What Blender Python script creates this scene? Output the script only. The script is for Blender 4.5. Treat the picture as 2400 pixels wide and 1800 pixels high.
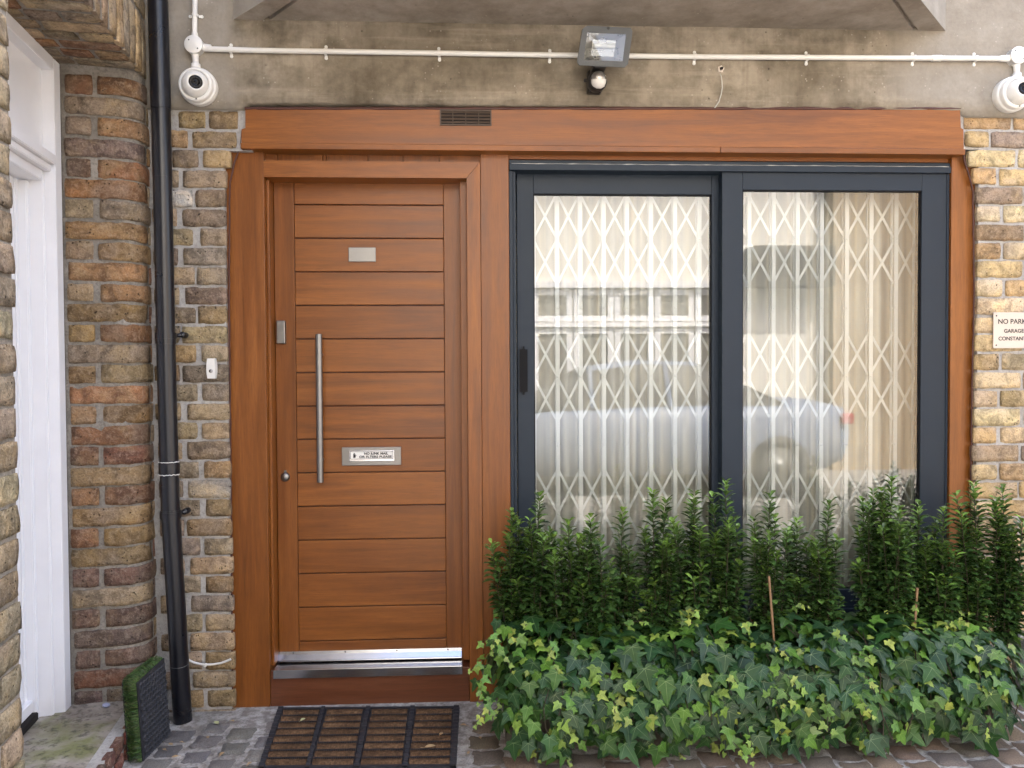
import bpy, bmesh, math, random
from mathutils import Vector, Matrix, noise as mnoise
for o in list(bpy.data.objects): bpy.data.objects.remove(o)
scene = bpy.context.scene
col = scene.collection
random.seed(7)
R = math.radians

# ------------------------------------------------------------------ camera
FPX = 1803.0                       # focal length in photo pixels (2400 wide)
YAW, PITCH, ROLL = R(2.75), R(-1.27), R(0.30)
CAM = Vector((0.0, -3.05, 1.345))
Fw = Vector((math.sin(YAW)*math.cos(PITCH), math.cos(YAW)*math.cos(PITCH), math.sin(PITCH)))
R0 = Vector((math.cos(YAW), -math.sin(YAW), 0.0))
U0 = R0.cross(Fw)
Rt = R0*math.cos(ROLL) - U0*math.sin(ROLL)
Up = U0*math.cos(ROLL) + R0*math.sin(ROLL)
cd = bpy.data.cameras.new('camera'); cam = bpy.data.objects.new('camera', cd); col.objects.link(cam)
cam.matrix_world = Matrix(((Rt.x, Up.x, -Fw.x, CAM.x), (Rt.y, Up.y, -Fw.y, CAM.y), (Rt.z, Up.z, -Fw.z, CAM.z), (0, 0, 0, 1)))
cd.sensor_width = 36; cd.lens = FPX/2400*36; cd.clip_end = 500; cd.clip_start = 0.05
scene.camera = cam

# ------------------------------------------------------------------ sky, sun, exposure
SUN = Vector((0.30, 0.50, 0.85)).normalized()      # towards the sun
w = bpy.data.worlds.new('World'); scene.world = w; w.use_nodes = True
wn = w.node_tree
sky = wn.nodes.new('ShaderNodeTexSky'); sky.sky_type = 'NISHITA'; sky.sun_disc = False
sky.sun_elevation = math.asin(SUN.z); sky.sun_rotation = math.atan2(SUN.x, SUN.y)
sky.air_density = 1.0; sky.dust_density = 6.0; sky.ozone_density = 1.0
bg = wn.nodes['Background']; bg.inputs[1].default_value = 0.15
wn.links.new(sky.outputs[0], bg.inputs[0])
sl = bpy.data.lights.new('sun', 'SUN'); sl.energy = 2.4; sl.angle = R(0.5); sl.color = (1.0, 0.95, 0.88)
so = bpy.data.objects.new('sun', sl); col.objects.link(so)
so.rotation_euler = (-SUN).to_track_quat('-Z', 'Y').to_euler(); so.location = SUN*20
vs = scene.view_settings; vs.view_transform = 'Standard'; vs.look = 'None'; vs.exposure = 2.75; vs.gamma = 1.0; vs.use_curve_mapping = False
scene.cycles.use_denoising = True
scene.cycles.max_bounces = 10; scene.cycles.transparent_max_bounces = 12; scene.cycles.diffuse_bounces = 5

# ------------------------------------------------------------------ measuring helpers
def ray(u, v):
    return Fw*FPX + Rt*(u-1200.0) + Up*(900.0-v)
def at(u, v, y):                      # photo pixel -> point on the plane Y=y
    d = ray(u, v); return CAM + d*((y-CAM.y)/d.y)
def atz(u, v, z):                     # photo pixel -> point on the plane Z=z
    d = ray(u, v); return CAM + d*((z-CAM.z)/d.z)
def rect(u0, v0, u1, v1, y):          # -> x0,x1,z0,z1 of an upright rectangle on plane Y=y
    um, vm = (u0+u1)/2, (v0+v1)/2
    return at(u0, vm, y).x, at(u1, vm, y).x, at(um, v1, y).z, at(um, v0, y).z
rnd = random.uniform

# ------------------------------------------------------------------ object helpers
WL = {}
def wloc(o): return WL.get(o.name, Vector((0, 0, 0))) if o else Vector((0, 0, 0))
def tag(o, label=None, cat=None, group=None, kind=None):
    if label: o['label'] = label
    if cat: o['category'] = cat
    if group: o['group'] = group
    if kind: o['kind'] = kind
    return o
def thing(name, loc, label, cat, group=None):
    o = bpy.data.objects.new(name, None); col.objects.link(o); o.empty_display_size = 0.05
    o.location = Vector(loc); WL[o.name] = Vector(loc)
    return tag(o, label, cat, group)
def link(name, me, world, parent=None, mat=None, rot=None):
    o = bpy.data.objects.new(name, me); col.objects.link(o)
    if mat and not me.materials: me.materials.append(mat)
    if parent: o.parent = parent
    o.location = Vector(world) - wloc(parent); WL[o.name] = Vector(world)
    if rot is not None: o.rotation_euler = rot
    return o
class MB:
    """collects faces in world space, then links them as one mesh object"""
    def __init__(s): s.v = []; s.f = []; s.m = []; s.sm = []
    def add(s, vs, fs, mi=0, smooth=False):
        b = len(s.v); s.v += [Vector(p) for p in vs]
        for f in fs: s.f.append([b+i for i in f]); s.m.append(mi); s.sm.append(smooth)
    def box(s, x0, x1, y0, y1, z0, z1, mi=0, bev=0.0):
        if x0 > x1: x0, x1 = x1, x0
        if y0 > y1: y0, y1 = y1, y0
        if z0 > z1: z0, z1 = z1, z0
        if bev <= 0:
            s.add([(x0,y0,z0),(x1,y0,z0),(x1,y1,z0),(x0,y1,z0),(x0,y0,z1),(x1,y0,z1),(x1,y1,z1),(x0,y1,z1)],
                  [(0,3,2,1),(4,5,6,7),(0,1,5,4),(1,2,6,5),(2,3,7,6),(3,0,4,7)], mi)
        else:
            bm = bmesh.new(); bmesh.ops.create_cube(bm, size=1.0)
            for q in bm.verts:
                q.co = Vector(((x0+x1)/2+q.co.x*(x1-x0), (y0+y1)/2+q.co.y*(y1-y0), (z0+z1)/2+q.co.z*(z1-z0)))
            bmesh.ops.bevel(bm, geom=list(bm.edges), offset=bev, segments=2, affect='EDGES', profile=0.5)
            s.bm(bm, mi)
    def bm(s, bm, mi=0, smooth=False):
        bm.verts.index_update()
        s.add([q.co.copy() for q in bm.verts], [[q.index for q in f.verts] for f in bm.faces], mi, smooth); bm.free()
    def tube(s, pts, r, seg=12, mi=0, cap=True, smooth=True):
        pts = [Vector(p) for p in pts]; n = len(pts); rs = r if isinstance(r, (list, tuple)) else [r]*n
        vs = []; prev = None
        for i, p in enumerate(pts):
            t = (pts[min(i+1, n-1)]-pts[max(i-1, 0)]).normalized()
            if prev is None:
                a = Vector((0, 0, 1)) if abs(t.z) < 0.9 else Vector((1, 0, 0))
                x = t.cross(a).normalized()
            else:
                x = (prev - t*prev.dot(t)).normalized()
            prev = x; y = t.cross(x)
            for k in range(seg):
                an = 2*math.pi*k/seg; vs.append(p + (x*math.cos(an)+y*math.sin(an))*rs[i])
        fs = []
        for i in range(n-1):
            for k in range(seg):
                k2 = (k+1) % seg; fs.append((i*seg+k, i*seg+k2, (i+1)*seg+k2, (i+1)*seg+k))
        s.add(vs, fs, mi, smooth)
        if cap:
            s.add(vs[:seg], [tuple(range(seg))[::-1]], mi); s.add(vs[-seg:], [tuple(range(seg))], mi)
    def lathe(s, c, axis, prof, seg=28, mi=0, smooth=True):
        """prof: list of (radius, distance along axis)"""
        c = Vector(c); t = Vector(axis).normalized()
        a = Vector((0, 0, 1)) if abs(t.z) < 0.9 else Vector((1, 0, 0))
        x = t.cross(a).normalized(); y = t.cross(x); vs = []
        for r, h in prof:
            for k in range(seg):
                an = 2*math.pi*k/seg; vs.append(c + t*h + (x*math.cos(an)+y*math.sin(an))*max(r, 1e-5))
        fs = []
        for i in range(len(prof)-1):
            for k in range(seg):
                k2 = (k+1) % seg; fs.append((i*seg+k, i*seg+k2, (i+1)*seg+k2, (i+1)*seg+k))
        s.add(vs, fs, mi, smooth)
    def prism(s, outline, y0, y1, mi=0):
        """outline: list of (x,z); extruded in Y"""
        n = len(outline)
        vs = [(x, y0, z) for x, z in outline] + [(x, y1, z) for x, z in outline]
        fs = [tuple(range(n)), tuple(range(2*n-1, n-1, -1))] + [(i, i+n, (i+1) % n + n, (i+1) % n) for i in range(n)]
        s.add(vs, fs, mi)
    def build(s, name, mats, parent=None, origin=None, recalc=True):
        if not isinstance(mats, (list, tuple)): mats = [mats]
        lo = Vector((min(p.x for p in s.v), min(p.y for p in s.v), min(p.z for p in s.v)))
        hi = Vector((max(p.x for p in s.v), max(p.y for p in s.v), max(p.z for p in s.v)))
        c = Vector(origin) if origin is not None else (lo+hi)/2
        me = bpy.data.meshes.new(name)
        me.from_pydata([p-c for p in s.v], [], s.f)
        for m in mats: me.materials.append(m)
        me.polygons.foreach_set('material_index', s.m); me.polygons.foreach_set('use_smooth', s.sm)
        if recalc:
            bm = bmesh.new(); bm.from_mesh(me); bmesh.ops.recalc_face_normals(bm, faces=bm.faces); bm.to_mesh(me); bm.free()
        me.update()
        return link(name, me, c, parent)
def single(o, label, cat, group=None, kind=None): return tag(o, label, cat, group, kind)

# ------------------------------------------------------------------ materials
class NT:
    def __init__(s, name):
        s.m = bpy.data.materials.new(name); s.m.use_nodes = True; s.t = s.m.node_tree
        s.b = s.t.nodes['Principled BSDF']; s.out = s.t.nodes['Material Output']
    def n(s, typ, **kw):
        q = s.t.nodes.new(typ)
        for k, val in kw.items():
            if k.startswith('i_'):
                key = k[2:]; key = int(key) if key.isdigit() else key.replace('_', ' ')
                s.set(q.inputs[key], val)
            else: setattr(q, k, val)
        return q
    def set(s, inp, val):
        if hasattr(val, 'is_output') or isinstance(val, bpy.types.NodeSocket): s.t.links.new(val, inp)
        else:
            if isinstance(val, tuple) and len(val) == 3 and inp.type == 'RGBA': val = val+(1.0,)
            inp.default_value = val
    def math(s, op, a, b=0.0, c=None, clamp=False):
        q = s.n('ShaderNodeMath', operation=op, use_clamp=clamp); s.set(q.inputs[0], a); s.set(q.inputs[1], b)
        if c is not None: s.set(q.inputs[2], c)
        return q.outputs[0]
    def mix(s, fac, a, b, blend='MIX'):
        q = s.n('ShaderNodeMix', data_type='RGBA', blend_type=blend); s.set(q.inputs[0], fac); s.set(q.inputs[6], a); s.set(q.inputs[7], b)
        return q.outputs[2]
    def ramp(s, fac, stops):
        q = s.n('ShaderNodeValToRGB'); e = q.color_ramp.elements
        while len(e) < len(stops): e.new(0.5)
        for i, (p, c) in enumerate(stops):
            e[i].position = p; e[i].color = (c, c, c, 1) if isinstance(c, (int, float)) else tuple(c)+(1,)
        s.set(q.inputs[0], fac); return q.outputs[0]
    def coords(s, scale=(1, 1, 1), rand=True):
        tc = s.n('ShaderNodeTexCoord'); vec = tc.outputs['Object']
        if rand:
            oi = s.n('ShaderNodeObjectInfo')
            r = s.math('MULTIPLY', oi.outputs['Random'], 37.0)
            cx = s.n('ShaderNodeCombineXYZ'); s.set(cx.inputs[0], r); s.set(cx.inputs[1], s.math('MULTIPLY', r, 0.7)); s.set(cx.inputs[2], s.math('MULTIPLY', r, 1.7))
            va = s.n('ShaderNodeVectorMath', operation='ADD'); s.set(va.inputs[0], vec); s.set(va.inputs[1], cx.outputs[0]); vec = va.outputs[0]
        mp = s.n('ShaderNodeMapping'); s.set(mp.inputs[0], vec); mp.inputs['Scale'].default_value = scale
        return mp.outputs[0]
    def noise(s, vec, scale, detail=4, rough=0.55, dist=0.0):
        q = s.n('ShaderNodeTexNoise'); s.set(q.inputs['Vector'], vec); q.inputs['Scale'].default_value = scale
        q.inputs['Detail'].default_value = detail; q.inputs['Roughness'].default_value = rough; q.inputs['Distortion'].default_value = dist
        return q.outputs[0]
    def voro(s, vec, scale, feature='F1'):
        q = s.n('ShaderNodeTexVoronoi', feature=feature); s.set(q.inputs['Vector'], vec); q.inputs['Scale'].default_value = scale
        return q.outputs['Distance']
    def bump(s, h, strength=0.3, dist=0.01, normal=None):
        q = s.n('ShaderNodeBump'); s.set(q.inputs['Height'], h); q.inputs['Strength'].default_value = strength; q.inputs['Distance'].default_value = dist
        if normal is not None: s.set(q.inputs['Normal'], normal)
        return q.outputs[0]
    def p(s, **kw):
        names = {'color': 'Base Color', 'rough': 'Roughness', 'metal': 'Metallic', 'normal': 'Normal', 'spec': 'Specular IOR Level', 'coat': 'Coat Weight', 'coat_rough': 'Coat Roughness', 'sheen': 'Sheen Weight'}
        for k, val in kw.items(): s.set(s.b.inputs[names[k]], val)
        return s.m

def mk_wood(name, horiz, dark=(0.112, 0.033, 0.005), mid=(0.225, 0.071, 0.010), light=(0.325, 0.113, 0.018)):
    t = NT(name)
    sc = (0.8, 13.0, 13.0) if horiz else (13.0, 13.0, 0.8)
    v = t.coords(sc); n1 = t.noise(v, 2.2, 6, 0.6, 0.6)
    fine = t.coords((2.2, 60, 60) if horiz else (60, 60, 2.2)); n2 = t.noise(fine, 5.0, 3, 0.7)
    big = t.noise(t.coords((1, 1, 1)), 2.4, 3, 0.5)
    c = t.ramp(n1, [(0.28, dark), (0.50, mid), (0.74, light)])
    c = t.mix(t.ramp(n2, [(0.42, 0.0), (0.66, 0.42)]), c, dark)
    c = t.mix(t.ramp(big, [(0.35, 0.0), (0.75, 0.35)]), c, light)
    oi = t.n('ShaderNodeObjectInfo'); c = t.mix(t.math('MULTIPLY', oi.outputs['Random'], 0.30), c, dark)
    pores = t.noise(t.coords((3.5, 150, 150) if horiz else (150, 150, 3.5)), 6.0, 2, 0.6)
    c = t.mix(t.ramp(pores, [(0.56, 0.0), (0.70, 0.38)]), c, tuple(q*0.4 for q in dark))
    nb = t.bump(n2, 0.14, 0.002)
    return t.p(color=c, rough=t.ramp(n1, [(0.3, 0.32), (0.8, 0.46)]), normal=nb, spec=0.45)
M = {}
M['wood_h'] = mk_wood('wood_h', True); M['wood_v'] = mk_wood('wood_v', False)

def mk_concrete(name, lo, hi, stain, amount=0.55, streak=True, ends=None):
    t = NT(name); v = t.coords((1, 1, 1), rand=True)
    n1 = t.noise(v, 1.6, 7, 0.62, 0.4); n2 = t.noise(v, 9.0, 6, 0.65); n3 = t.noise(v, 70, 3, 0.6)
    c = t.ramp(n1, [(0.30, lo), (0.68, hi)])
    c = t.mix(t.math('MULTIPLY', t.ramp(n2, [(0.40, 0.0), (0.70, 1.0)]), amount), c, stain)
    if streak:
        st = t.noise(t.coords((7.0, 7.0, 0.7)), 2.2, 6, 0.65, 0.3)
        c = t.mix(t.math('MULTIPLY', t.ramp(st, [(0.48, 0.0), (0.72, 1.0)]), amount*0.5), c, stain)
        ho = t.noise(t.coords((1.1, 1.1, 16.0)), 2.0, 5, 0.6)
        c = t.mix(t.math('MULTIPLY', t.ramp(ho, [(0.52, 0.0), (0.74, 0.6)]), amount), c, hi)
    if ends:                                   # paler repaired render at both ends of the beam
        tc3 = t.n('ShaderNodeTexCoord'); sx = t.n('ShaderNodeSeparateXYZ'); t.set(sx.inputs[0], tc3.outputs['Object'])
        wob = t.math('MULTIPLY', t.math('SUBTRACT', t.noise(v, 6, 3), 0.5), 0.10)
        xx = t.math('ADD', sx.outputs[0], wob)
        m1 = t.math('MULTIPLY', t.math('SUBTRACT', ends[0], xx), 22.0, clamp=True); m2 = t.math('MULTIPLY', t.math('SUBTRACT', xx, ends[1]), 6.0, clamp=True)
        pc = t.ramp(n2, [(0.3, (0.235, 0.205, 0.165)), (0.7, (0.40, 0.36, 0.30))])
        c = t.mix(t.math('MULTIPLY', t.math('ADD', m1, m2, clamp=True), 0.85), c, pc)
    vo = t.voro(v, 60); sp = t.math('MULTIPLY', t.ramp(vo, [(0.10, 1.0), (0.22, 0.0)]), t.ramp(t.noise(v, 17, 2), [(0.55, 0.0), (0.68, 1.0)]))
    c = t.mix(t.math('MULTIPLY', sp, 0.6), c, (0.55, 0.50, 0.43))
    vo2 = t.voro(v, 38); pit = t.math('MULTIPLY', t.ramp(vo2, [(0.06, 1.0), (0.16, 0.0)]), t.ramp(t.noise(v, 11, 2), [(0.57, 0.0), (0.66, 1.0)]))
    c = t.mix(t.math('MULTIPLY', pit, 0.8), c, (0.03, 0.026, 0.02))
    c = t.mix(t.math('MULTIPLY', n3, 0.30), c, tuple(q*0.55 for q in lo))
    h = t.math('SUBTRACT', t.math('ADD', t.math('MULTIPLY', n2, 0.8), t.math('MULTIPLY', n3, 0.5)), t.math('MULTIPLY', pit, 1.2))
    return t.p(color=c, rough=0.92, normal=t.bump(h, 0.55, 0.006), spec=0.25)
M['concrete'] = mk_concrete('concrete', (0.155, 0.126, 0.086), (0.44, 0.38, 0.295), (0.085, 0.068, 0.045), 0.78, True, (-0.90, 1.62))
M['concrete_soffit'] = mk_concrete('concrete_soffit', (0.26, 0.215, 0.165), (0.46, 0.405, 0.34), (0.12, 0.095, 0.066), 0.5, False)
M['concrete_pale'] = mk_concrete('concrete_pale', (0.28, 0.255, 0.215), (0.42, 0.385, 0.33), (0.20, 0.175, 0.14), 0.4)

def mk_brick():
    t = NT('stock_brick'); v = t.coords((1, 1, 1))
    oi = t.n('ShaderNodeObjectInfo'); base = oi.outputs['Color']
    n1 = t.noise(v, 14, 5, 0.62, 0.8); n2 = t.noise(v, 45, 5, 0.7); n3 = t.noise(v, 160, 3, 0.6)
    dk = t.mix(0.62, base, (0.03, 0.022, 0.018)); lt = t.mix(0.36, base, (0.66, 0.55, 0.42))
    n0 = t.noise(v, 9, 3, 0.5, 0.5); n4 = t.noise(v, 6.5, 2, 0.5)
    lumb = t.n('ShaderNodeRGBToBW'); t.set(lumb.inputs[0], base); lum = lumb.outputs[0]
    warm = t.mix(1.0, (1.45, 1.05, 0.55), lum, 'MULTIPLY'); cool = t.mix(1.0, (1.18, 0.94, 0.72), lum, 'MULTIPLY')
    b2 = t.mix(t.ramp(n0, [(0.45, 0.0), (0.62, 0.65)]), base, warm); base = t.mix(t.ramp(n4, [(0.50, 0.0), (0.66, 0.7)]), b2, cool)
    c = t.mix(t.ramp(n1, [(0.36, 1.0), (0.58, 0.0)]), base, dk)
    c = t.mix(t.ramp(n2, [(0.50, 0.0), (0.68, 0.6)]), c, lt)
    c = t.mix(t.ramp(n2, [(0.25, 0.8), (0.42, 0.0)]), c, dk)
    vo = t.voro(v, 75); pit = t.math('MULTIPLY', t.ramp(vo, [(0.10, 1.0), (0.26, 0.0)]), t.ramp(t.noise(v, 23, 2), [(0.54, 0.0), (0.62, 1.0)]))
    c = t.mix(t.math('MULTIPLY', pit, 0.9), c, (0.012, 0.009, 0.008))
    c = t.mix(t.ramp(n3, [(0.34, 0.55), (0.48, 0.0)]), c, dk); c = t.mix(t.ramp(n3, [(0.56, 0.0), (0.70, 0.45)]), c, lt)
    h = t.math('SUBTRACT', t.math('ADD', t.math('MULTIPLY', n2, 1.2), t.math('ADD', t.math('MULTIPLY', n3, 0.5), t.math('MULTIPLY', n1, 0.8))), t.math('MULTIPLY', pit, 1.6))
    return t.p(color=c, rough=0.9, normal=t.bump(h, 1.0, 0.007), spec=0.25)
M['brick'] = mk_brick()
def mk_mortar(name, a, b):
    t = NT(name); v = t.coords((1, 1, 1), rand=False)
    n1 = t.noise(v, 7, 5, 0.6); n2 = t.noise(v, 90, 4, 0.7)
    c = t.ramp(n1, [(0.3, a), (0.7, b)]); c = t.mix(t.ramp(n2, [(0.35, 0.55), (0.55, 0.0)]), c, tuple(q*0.65 for q in a))
    return t.p(color=c, rough=0.95, normal=t.bump(t.math('ADD', n1, n2), 0.8, 0.006), spec=0.2)
M['mortar'] = mk_mortar('mortar', (0.36, 0.34, 0.315), (0.50, 0.48, 0.445))
M['mortar_dark'] = mk_mortar('mortar_dark', (0.19, 0.17, 0.14), (0.38, 0.345, 0.295))

def mk_plain(name, color, rough=0.5, metal=0.0, spec=0.5, var=0.12, scale=18, bump=0.0, coat=0.0):
    t = NT(name); v = t.coords((1, 1, 1)); n1 = t.noise(v, scale, 5, 0.6)
    c = t.mix(t.ramp(n1, [(0.35, var), (0.7, 0.0)]), color, tuple(q*0.45 for q in color))
    kw = dict(color=c, rough=t.math('ADD', t.math('MULTIPLY', n1, 0.18), rough-0.09), metal=metal, spec=spec, coat=coat)
    if bump: kw['normal'] = t.bump(t.noise(v, scale*6, 3), bump, 0.003)
    return t.p(**kw)
M['white_paint'] = mk_plain('white_paint', (0.86, 0.86, 0.875), 0.42, var=0.10, scale=6)
M['white_plastic'] = mk_plain('white_plastic', (0.76, 0.745, 0.70), 0.35, var=0.12, scale=14)
M['white_plastic_grey'] = mk_plain('white_plastic_grey', (0.55, 0.535, 0.49), 0.45, var=0.25, scale=25)
M['anthracite'] = mk_plain('anthracite', (0.018, 0.027, 0.039), 0.45, var=0.10, scale=8, spec=0.24)
M['gasket'] = mk_plain('gasket', (0.006, 0.006, 0.007), 0.6, spec=0.15)
M['black_pvc'] = mk_plain('black_pvc', (0.006, 0.0065, 0.010), 0.30, var=0.3, scale=10, spec=0.55)
M['steel'] = mk_plain('steel', (0.27, 0.262, 0.25), 0.40, metal=1.0, var=0.15, scale=30)
M['polished'] = mk_plain('polished', (0.62, 0.63, 0.66), 0.22, metal=1.0, var=0.2, scale=8)
M['grey_metal'] = mk_plain('grey_metal', (0.075, 0.08, 0.082), 0.5, var=0.3, scale=25, bump=0.15)
M['black_plastic'] = mk_plain('black_plastic', (0.022, 0.020, 0.019), 0.4, var=0.2)
M['lens_glass'] = mk_plain('lens_glass', (0.003, 0.003, 0.004), 0.25, spec=0.2)
M['silver_plastic'] = mk_plain('silver_plastic', (0.42, 0.40, 0.37), 0.28, metal=0.8)
M['fresnel_white'] = mk_plain('fresnel_white', (0.68, 0.66, 0.61), 0.4, var=0.2)
M['vent_brown'] = mk_plain('vent_brown', (0.075, 0.05, 0.033), 0.55, var=0.3)
M['sealant'] = mk_plain('sealant', (0.075, 0.022, 0.014), 0.5, var=0.5, scale=40, bump=0.4)
M['dark_gap'] = mk_plain('dark_gap', (0.012, 0.008, 0.006), 0.9)
M['grille_white'] = mk_plain('grille_white', (0.84, 0.855, 0.84), 0.4, var=0.12, scale=10)
M['sign_cream'] = mk_plain('sign_cream', (0.60, 0.52, 0.44), 0.35, var=0.06)
M['ink'] = mk_plain('ink', (0.012, 0.011, 0.011), 0.6)
M['sticker'] = mk_plain('sticker', (0.78, 0.76, 0.72), 0.4, var=0.05)
M['rubber'] = mk_plain('rubber', (0.020, 0.021, 0.026), 0.62, var=0.4, scale=30, bump=0.3)
M['soil'] = mk_plain('soil', (0.03, 0.02, 0.013), 0.95, var=0.6, scale=40, bump=0.9)
M['trough'] = mk_concrete('trough', (0.10, 0.088, 0.074), (0.17, 0.15, 0.125), (0.055, 0.045, 0.036), 0.6)
M['cane'] = mk_plain('cane', (0.27, 0.16, 0.08), 0.55, var=0.4, scale=30)
M['bark'] = mk_plain('bark', (0.045, 0.034, 0.018), 0.8, var=0.4, scale=60)
M['dead_leaf'] = mk_plain('dead_leaf', (0.42, 0.29, 0.15), 0.7, var=0.5, scale=60)
M['pebble_blue'] = mk_plain('pebble_blue', (0.36, 0.38, 0.52), 0.5)
M['galv'] = mk_plain('galv', (0.22, 0.225, 0.22), 0.42, metal=0.6, var=0.4, scale=30)
M['room'] = mk_plain('room', (0.25, 0.22, 0.19), 0.9)
M['far_pane'] = mk_plain('far_pane', (0.20, 0.19, 0.17), 0.3, spec=0.4)
M['rubber_rib'] = mk_plain('rubber_rib', (0.045, 0.047, 0.055), 0.45, var=0.3)
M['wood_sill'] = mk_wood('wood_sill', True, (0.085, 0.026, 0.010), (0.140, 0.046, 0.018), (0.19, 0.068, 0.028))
M['render_white'] = mk_plain('render_white', (0.78, 0.75, 0.68), 0.85, var=0.15, scale=3)
M['car_paint'] = mk_plain('car_paint', (0.20, 0.245, 0.34), 0.5, metal=0.0, coat=0.0, var=0.03)
M['car_glass'] = mk_plain('car_glass', (0.02, 0.022, 0.024), 0.25, spec=0.4)
M['tail_red'] = mk_plain('tail_red', (0.45, 0.012, 0.01), 0.2)
M['roof_dark'] = mk_plain('roof_dark', (0.06, 0.055, 0.05), 0.85)

def mk_coir():
    t = NT('coir'); v = t.coords((1, 1, 1)); n1 = t.noise(v, 120, 4, 0.7); n2 = t.noise(v, 16, 3)
    c = t.ramp(n1, [(0.3, (0.05, 0.030, 0.018)), (0.55, (0.17, 0.10, 0.055)), (0.75, (0.32, 0.21, 0.125))])
    c = t.mix(t.ramp(n2, [(0.4, 0.5), (0.65, 0.0)]), c, (0.04, 0.024, 0.016))
    return t.p(color=c, rough=0.95, spec=0.1)
M['coir'] = mk_coir()
def mk_leaf(name, rough=0.32, trans=0.16, spec=0.4):
    t = NT(name); oi = t.n('ShaderNodeObjectInfo'); at_ = t.n('ShaderNodeAttribute', attribute_name='tone')
    c = t.mix(1.0, oi.outputs['Color'], at_.outputs['Color'], 'MULTIPLY')
    v = t.coords((1, 1, 1)); n1 = t.noise(v, 60, 3)
    c = t.mix(t.ramp(n1, [(0.35, 0.45), (0.65, 0.0)]), c, (0.012, 0.03, 0.01))
    t.p(color=c, rough=t.math('ADD', t.math('MULTIPLY', n1, 0.2), rough-0.1), spec=spec, normal=t.bump(n1, 0.15, 0.003))
    tr = t.n('ShaderNodeBsdfTranslucent'); t.set(tr.inputs[0], c)
    mx = t.n('ShaderNodeMixShader'); mx.inputs[0].default_value = trans
    t.t.links.new(t.b.outputs[0], mx.inputs[1]); t.t.links.new(tr.outputs[0], mx.inputs[2]); t.t.links.new(mx.outputs[0], t.out.inputs[0])
    return t.m
M['leaf'] = mk_leaf('leaf_green', 0.36, 0.10, 0.30); M['shrub_leaf'] = mk_leaf('shrub_leaf', 0.26, 0.08, 0.45); M['grass'] = mk_leaf('turf_green', 0.5, 0.2)
def mk_vein():
    t = NT('leaf_vein'); oi = t.n('ShaderNodeObjectInfo'); at_ = t.n('ShaderNodeAttribute', attribute_name='tone')
    c = t.mix(1.0, oi.outputs['Color'], at_.outputs['Color'], 'MULTIPLY')
    return t.p(color=t.mix(0.20, c, (0.42, 0.52, 0.22)), rough=0.5)
M['vein'] = mk_vein()
def mk_glass():
    t = NT('window_glass'); fr = t.n('ShaderNodeFresnel'); fr.inputs[0].default_value = 1.5
    fac = t.math('MULTIPLY', fr.outputs[0], 3.4, clamp=True)
    tr = t.n('ShaderNodeBsdfTransparent'); tr.inputs[0].default_value = (0.93, 0.955, 0.945, 1)
    gl = t.n('ShaderNodeBsdfGlossy'); gl.inputs['Roughness'].default_value = 0.0
    v = t.coords((1, 1, 1)); t.set(gl.inputs['Normal'], t.bump(t.noise(v, 1.6, 1), 0.02, 0.01))
    mx = t.n('ShaderNodeMixShader'); t.set(mx.inputs[0], fac)
    t.t.links.new(tr.outputs[0], mx.inputs[1]); t.t.links.new(gl.outputs[0], mx.inputs[2]); t.t.links.new(mx.outputs[0], t.out.inputs[0])
    return t.m
M['glass'] = mk_glass()
def mk_curtain():
    t = NT('curtain_cloth'); v = t.coords((14, 1, 0.15), rand=False); n1 = t.noise(v, 2.0, 3)
    c = t.ramp(n1, [(0.35, (0.54, 0.54, 0.52)), (0.55, (0.64, 0.615, 0.55)), (0.75, (0.72, 0.665, 0.54))])
    return t.p(color=c, rough=0.9, spec=0.1)
M['curtain'] = mk_curtain()
def mk_ground():
    t = NT('cement_ground'); v = t.coords((1, 1, 1), rand=False)
    n1 = t.noise(v, 3.0, 6, 0.6, 0.4); n2 = t.noise(v, 24, 5, 0.65); n3 = t.noise(v, 120, 3, 0.6)
    c = t.ramp(n1, [(0.32, (0.32, 0.305, 0.28)), (0.66, (0.53, 0.515, 0.485))])
    c = t.mix(t.ramp(n2, [(0.42, 0.65), (0.60, 0.0)]), c, (0.12, 0.10, 0.08))
    c = t.mix(t.ramp(n3, [(0.3, 0.5), (0.5, 0.0)]), c, (0.10, 0.09, 0.08))
    return t.p(color=c, rough=0.93, normal=t.bump(t.math('ADD', n2, n3), 0.7, 0.006), spec=0.2)
M['cement'] = mk_ground()
def mk_sett():
    t = NT('sett_stone'); v = t.coords((1, 1, 1)); oi = t.n('ShaderNodeObjectInfo')
    n1 = t.noise(v, 22, 5, 0.65); n2 = t.noise(v, 130, 4, 0.7)
    c = t.mix(t.ramp(n1, [(0.35, 0.55), (0.65, 0.0)]), oi.outputs['Color'], (0.035, 0.03, 0.026))
    c = t.mix(t.ramp(n2, [(0.55, 0.0), (0.75, 0.5)]), c, (0.34, 0.31, 0.27))
    return t.p(color=c, rough=0.8, normal=t.bump(t.math('ADD', n1, n2), 0.5, 0.005), spec=0.3)
M['sett'] = mk_sett()
def mk_step():
    t = NT('mossy_slab'); v = t.coords((1, 1, 1), rand=False); n1 = t.noise(v, 6, 5, 0.6, 0.5); n2 = t.noise(v, 40, 4, 0.65); n3 = t.noise(v, 4.2, 4, 0.6, 0.4)
    c = t.ramp(n1, [(0.3, (0.19, 0.155, 0.125)), (0.65, (0.42, 0.38, 0.32))])
    c = t.mix(t.ramp(n3, [(0.46, 0.0), (0.62, 0.75)]), c, (0.17, 0.185, 0.05))
    c = t.mix(t.ramp(n2, [(0.35, 0.6), (0.5, 0.0)]), c, (0.05, 0.045, 0.035))
    return t.p(color=c, rough=0.92, normal=t.bump(t.math('ADD', n1, n2), 0.6, 0.006), spec=0.2)
M['step'] = mk_step()
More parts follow.
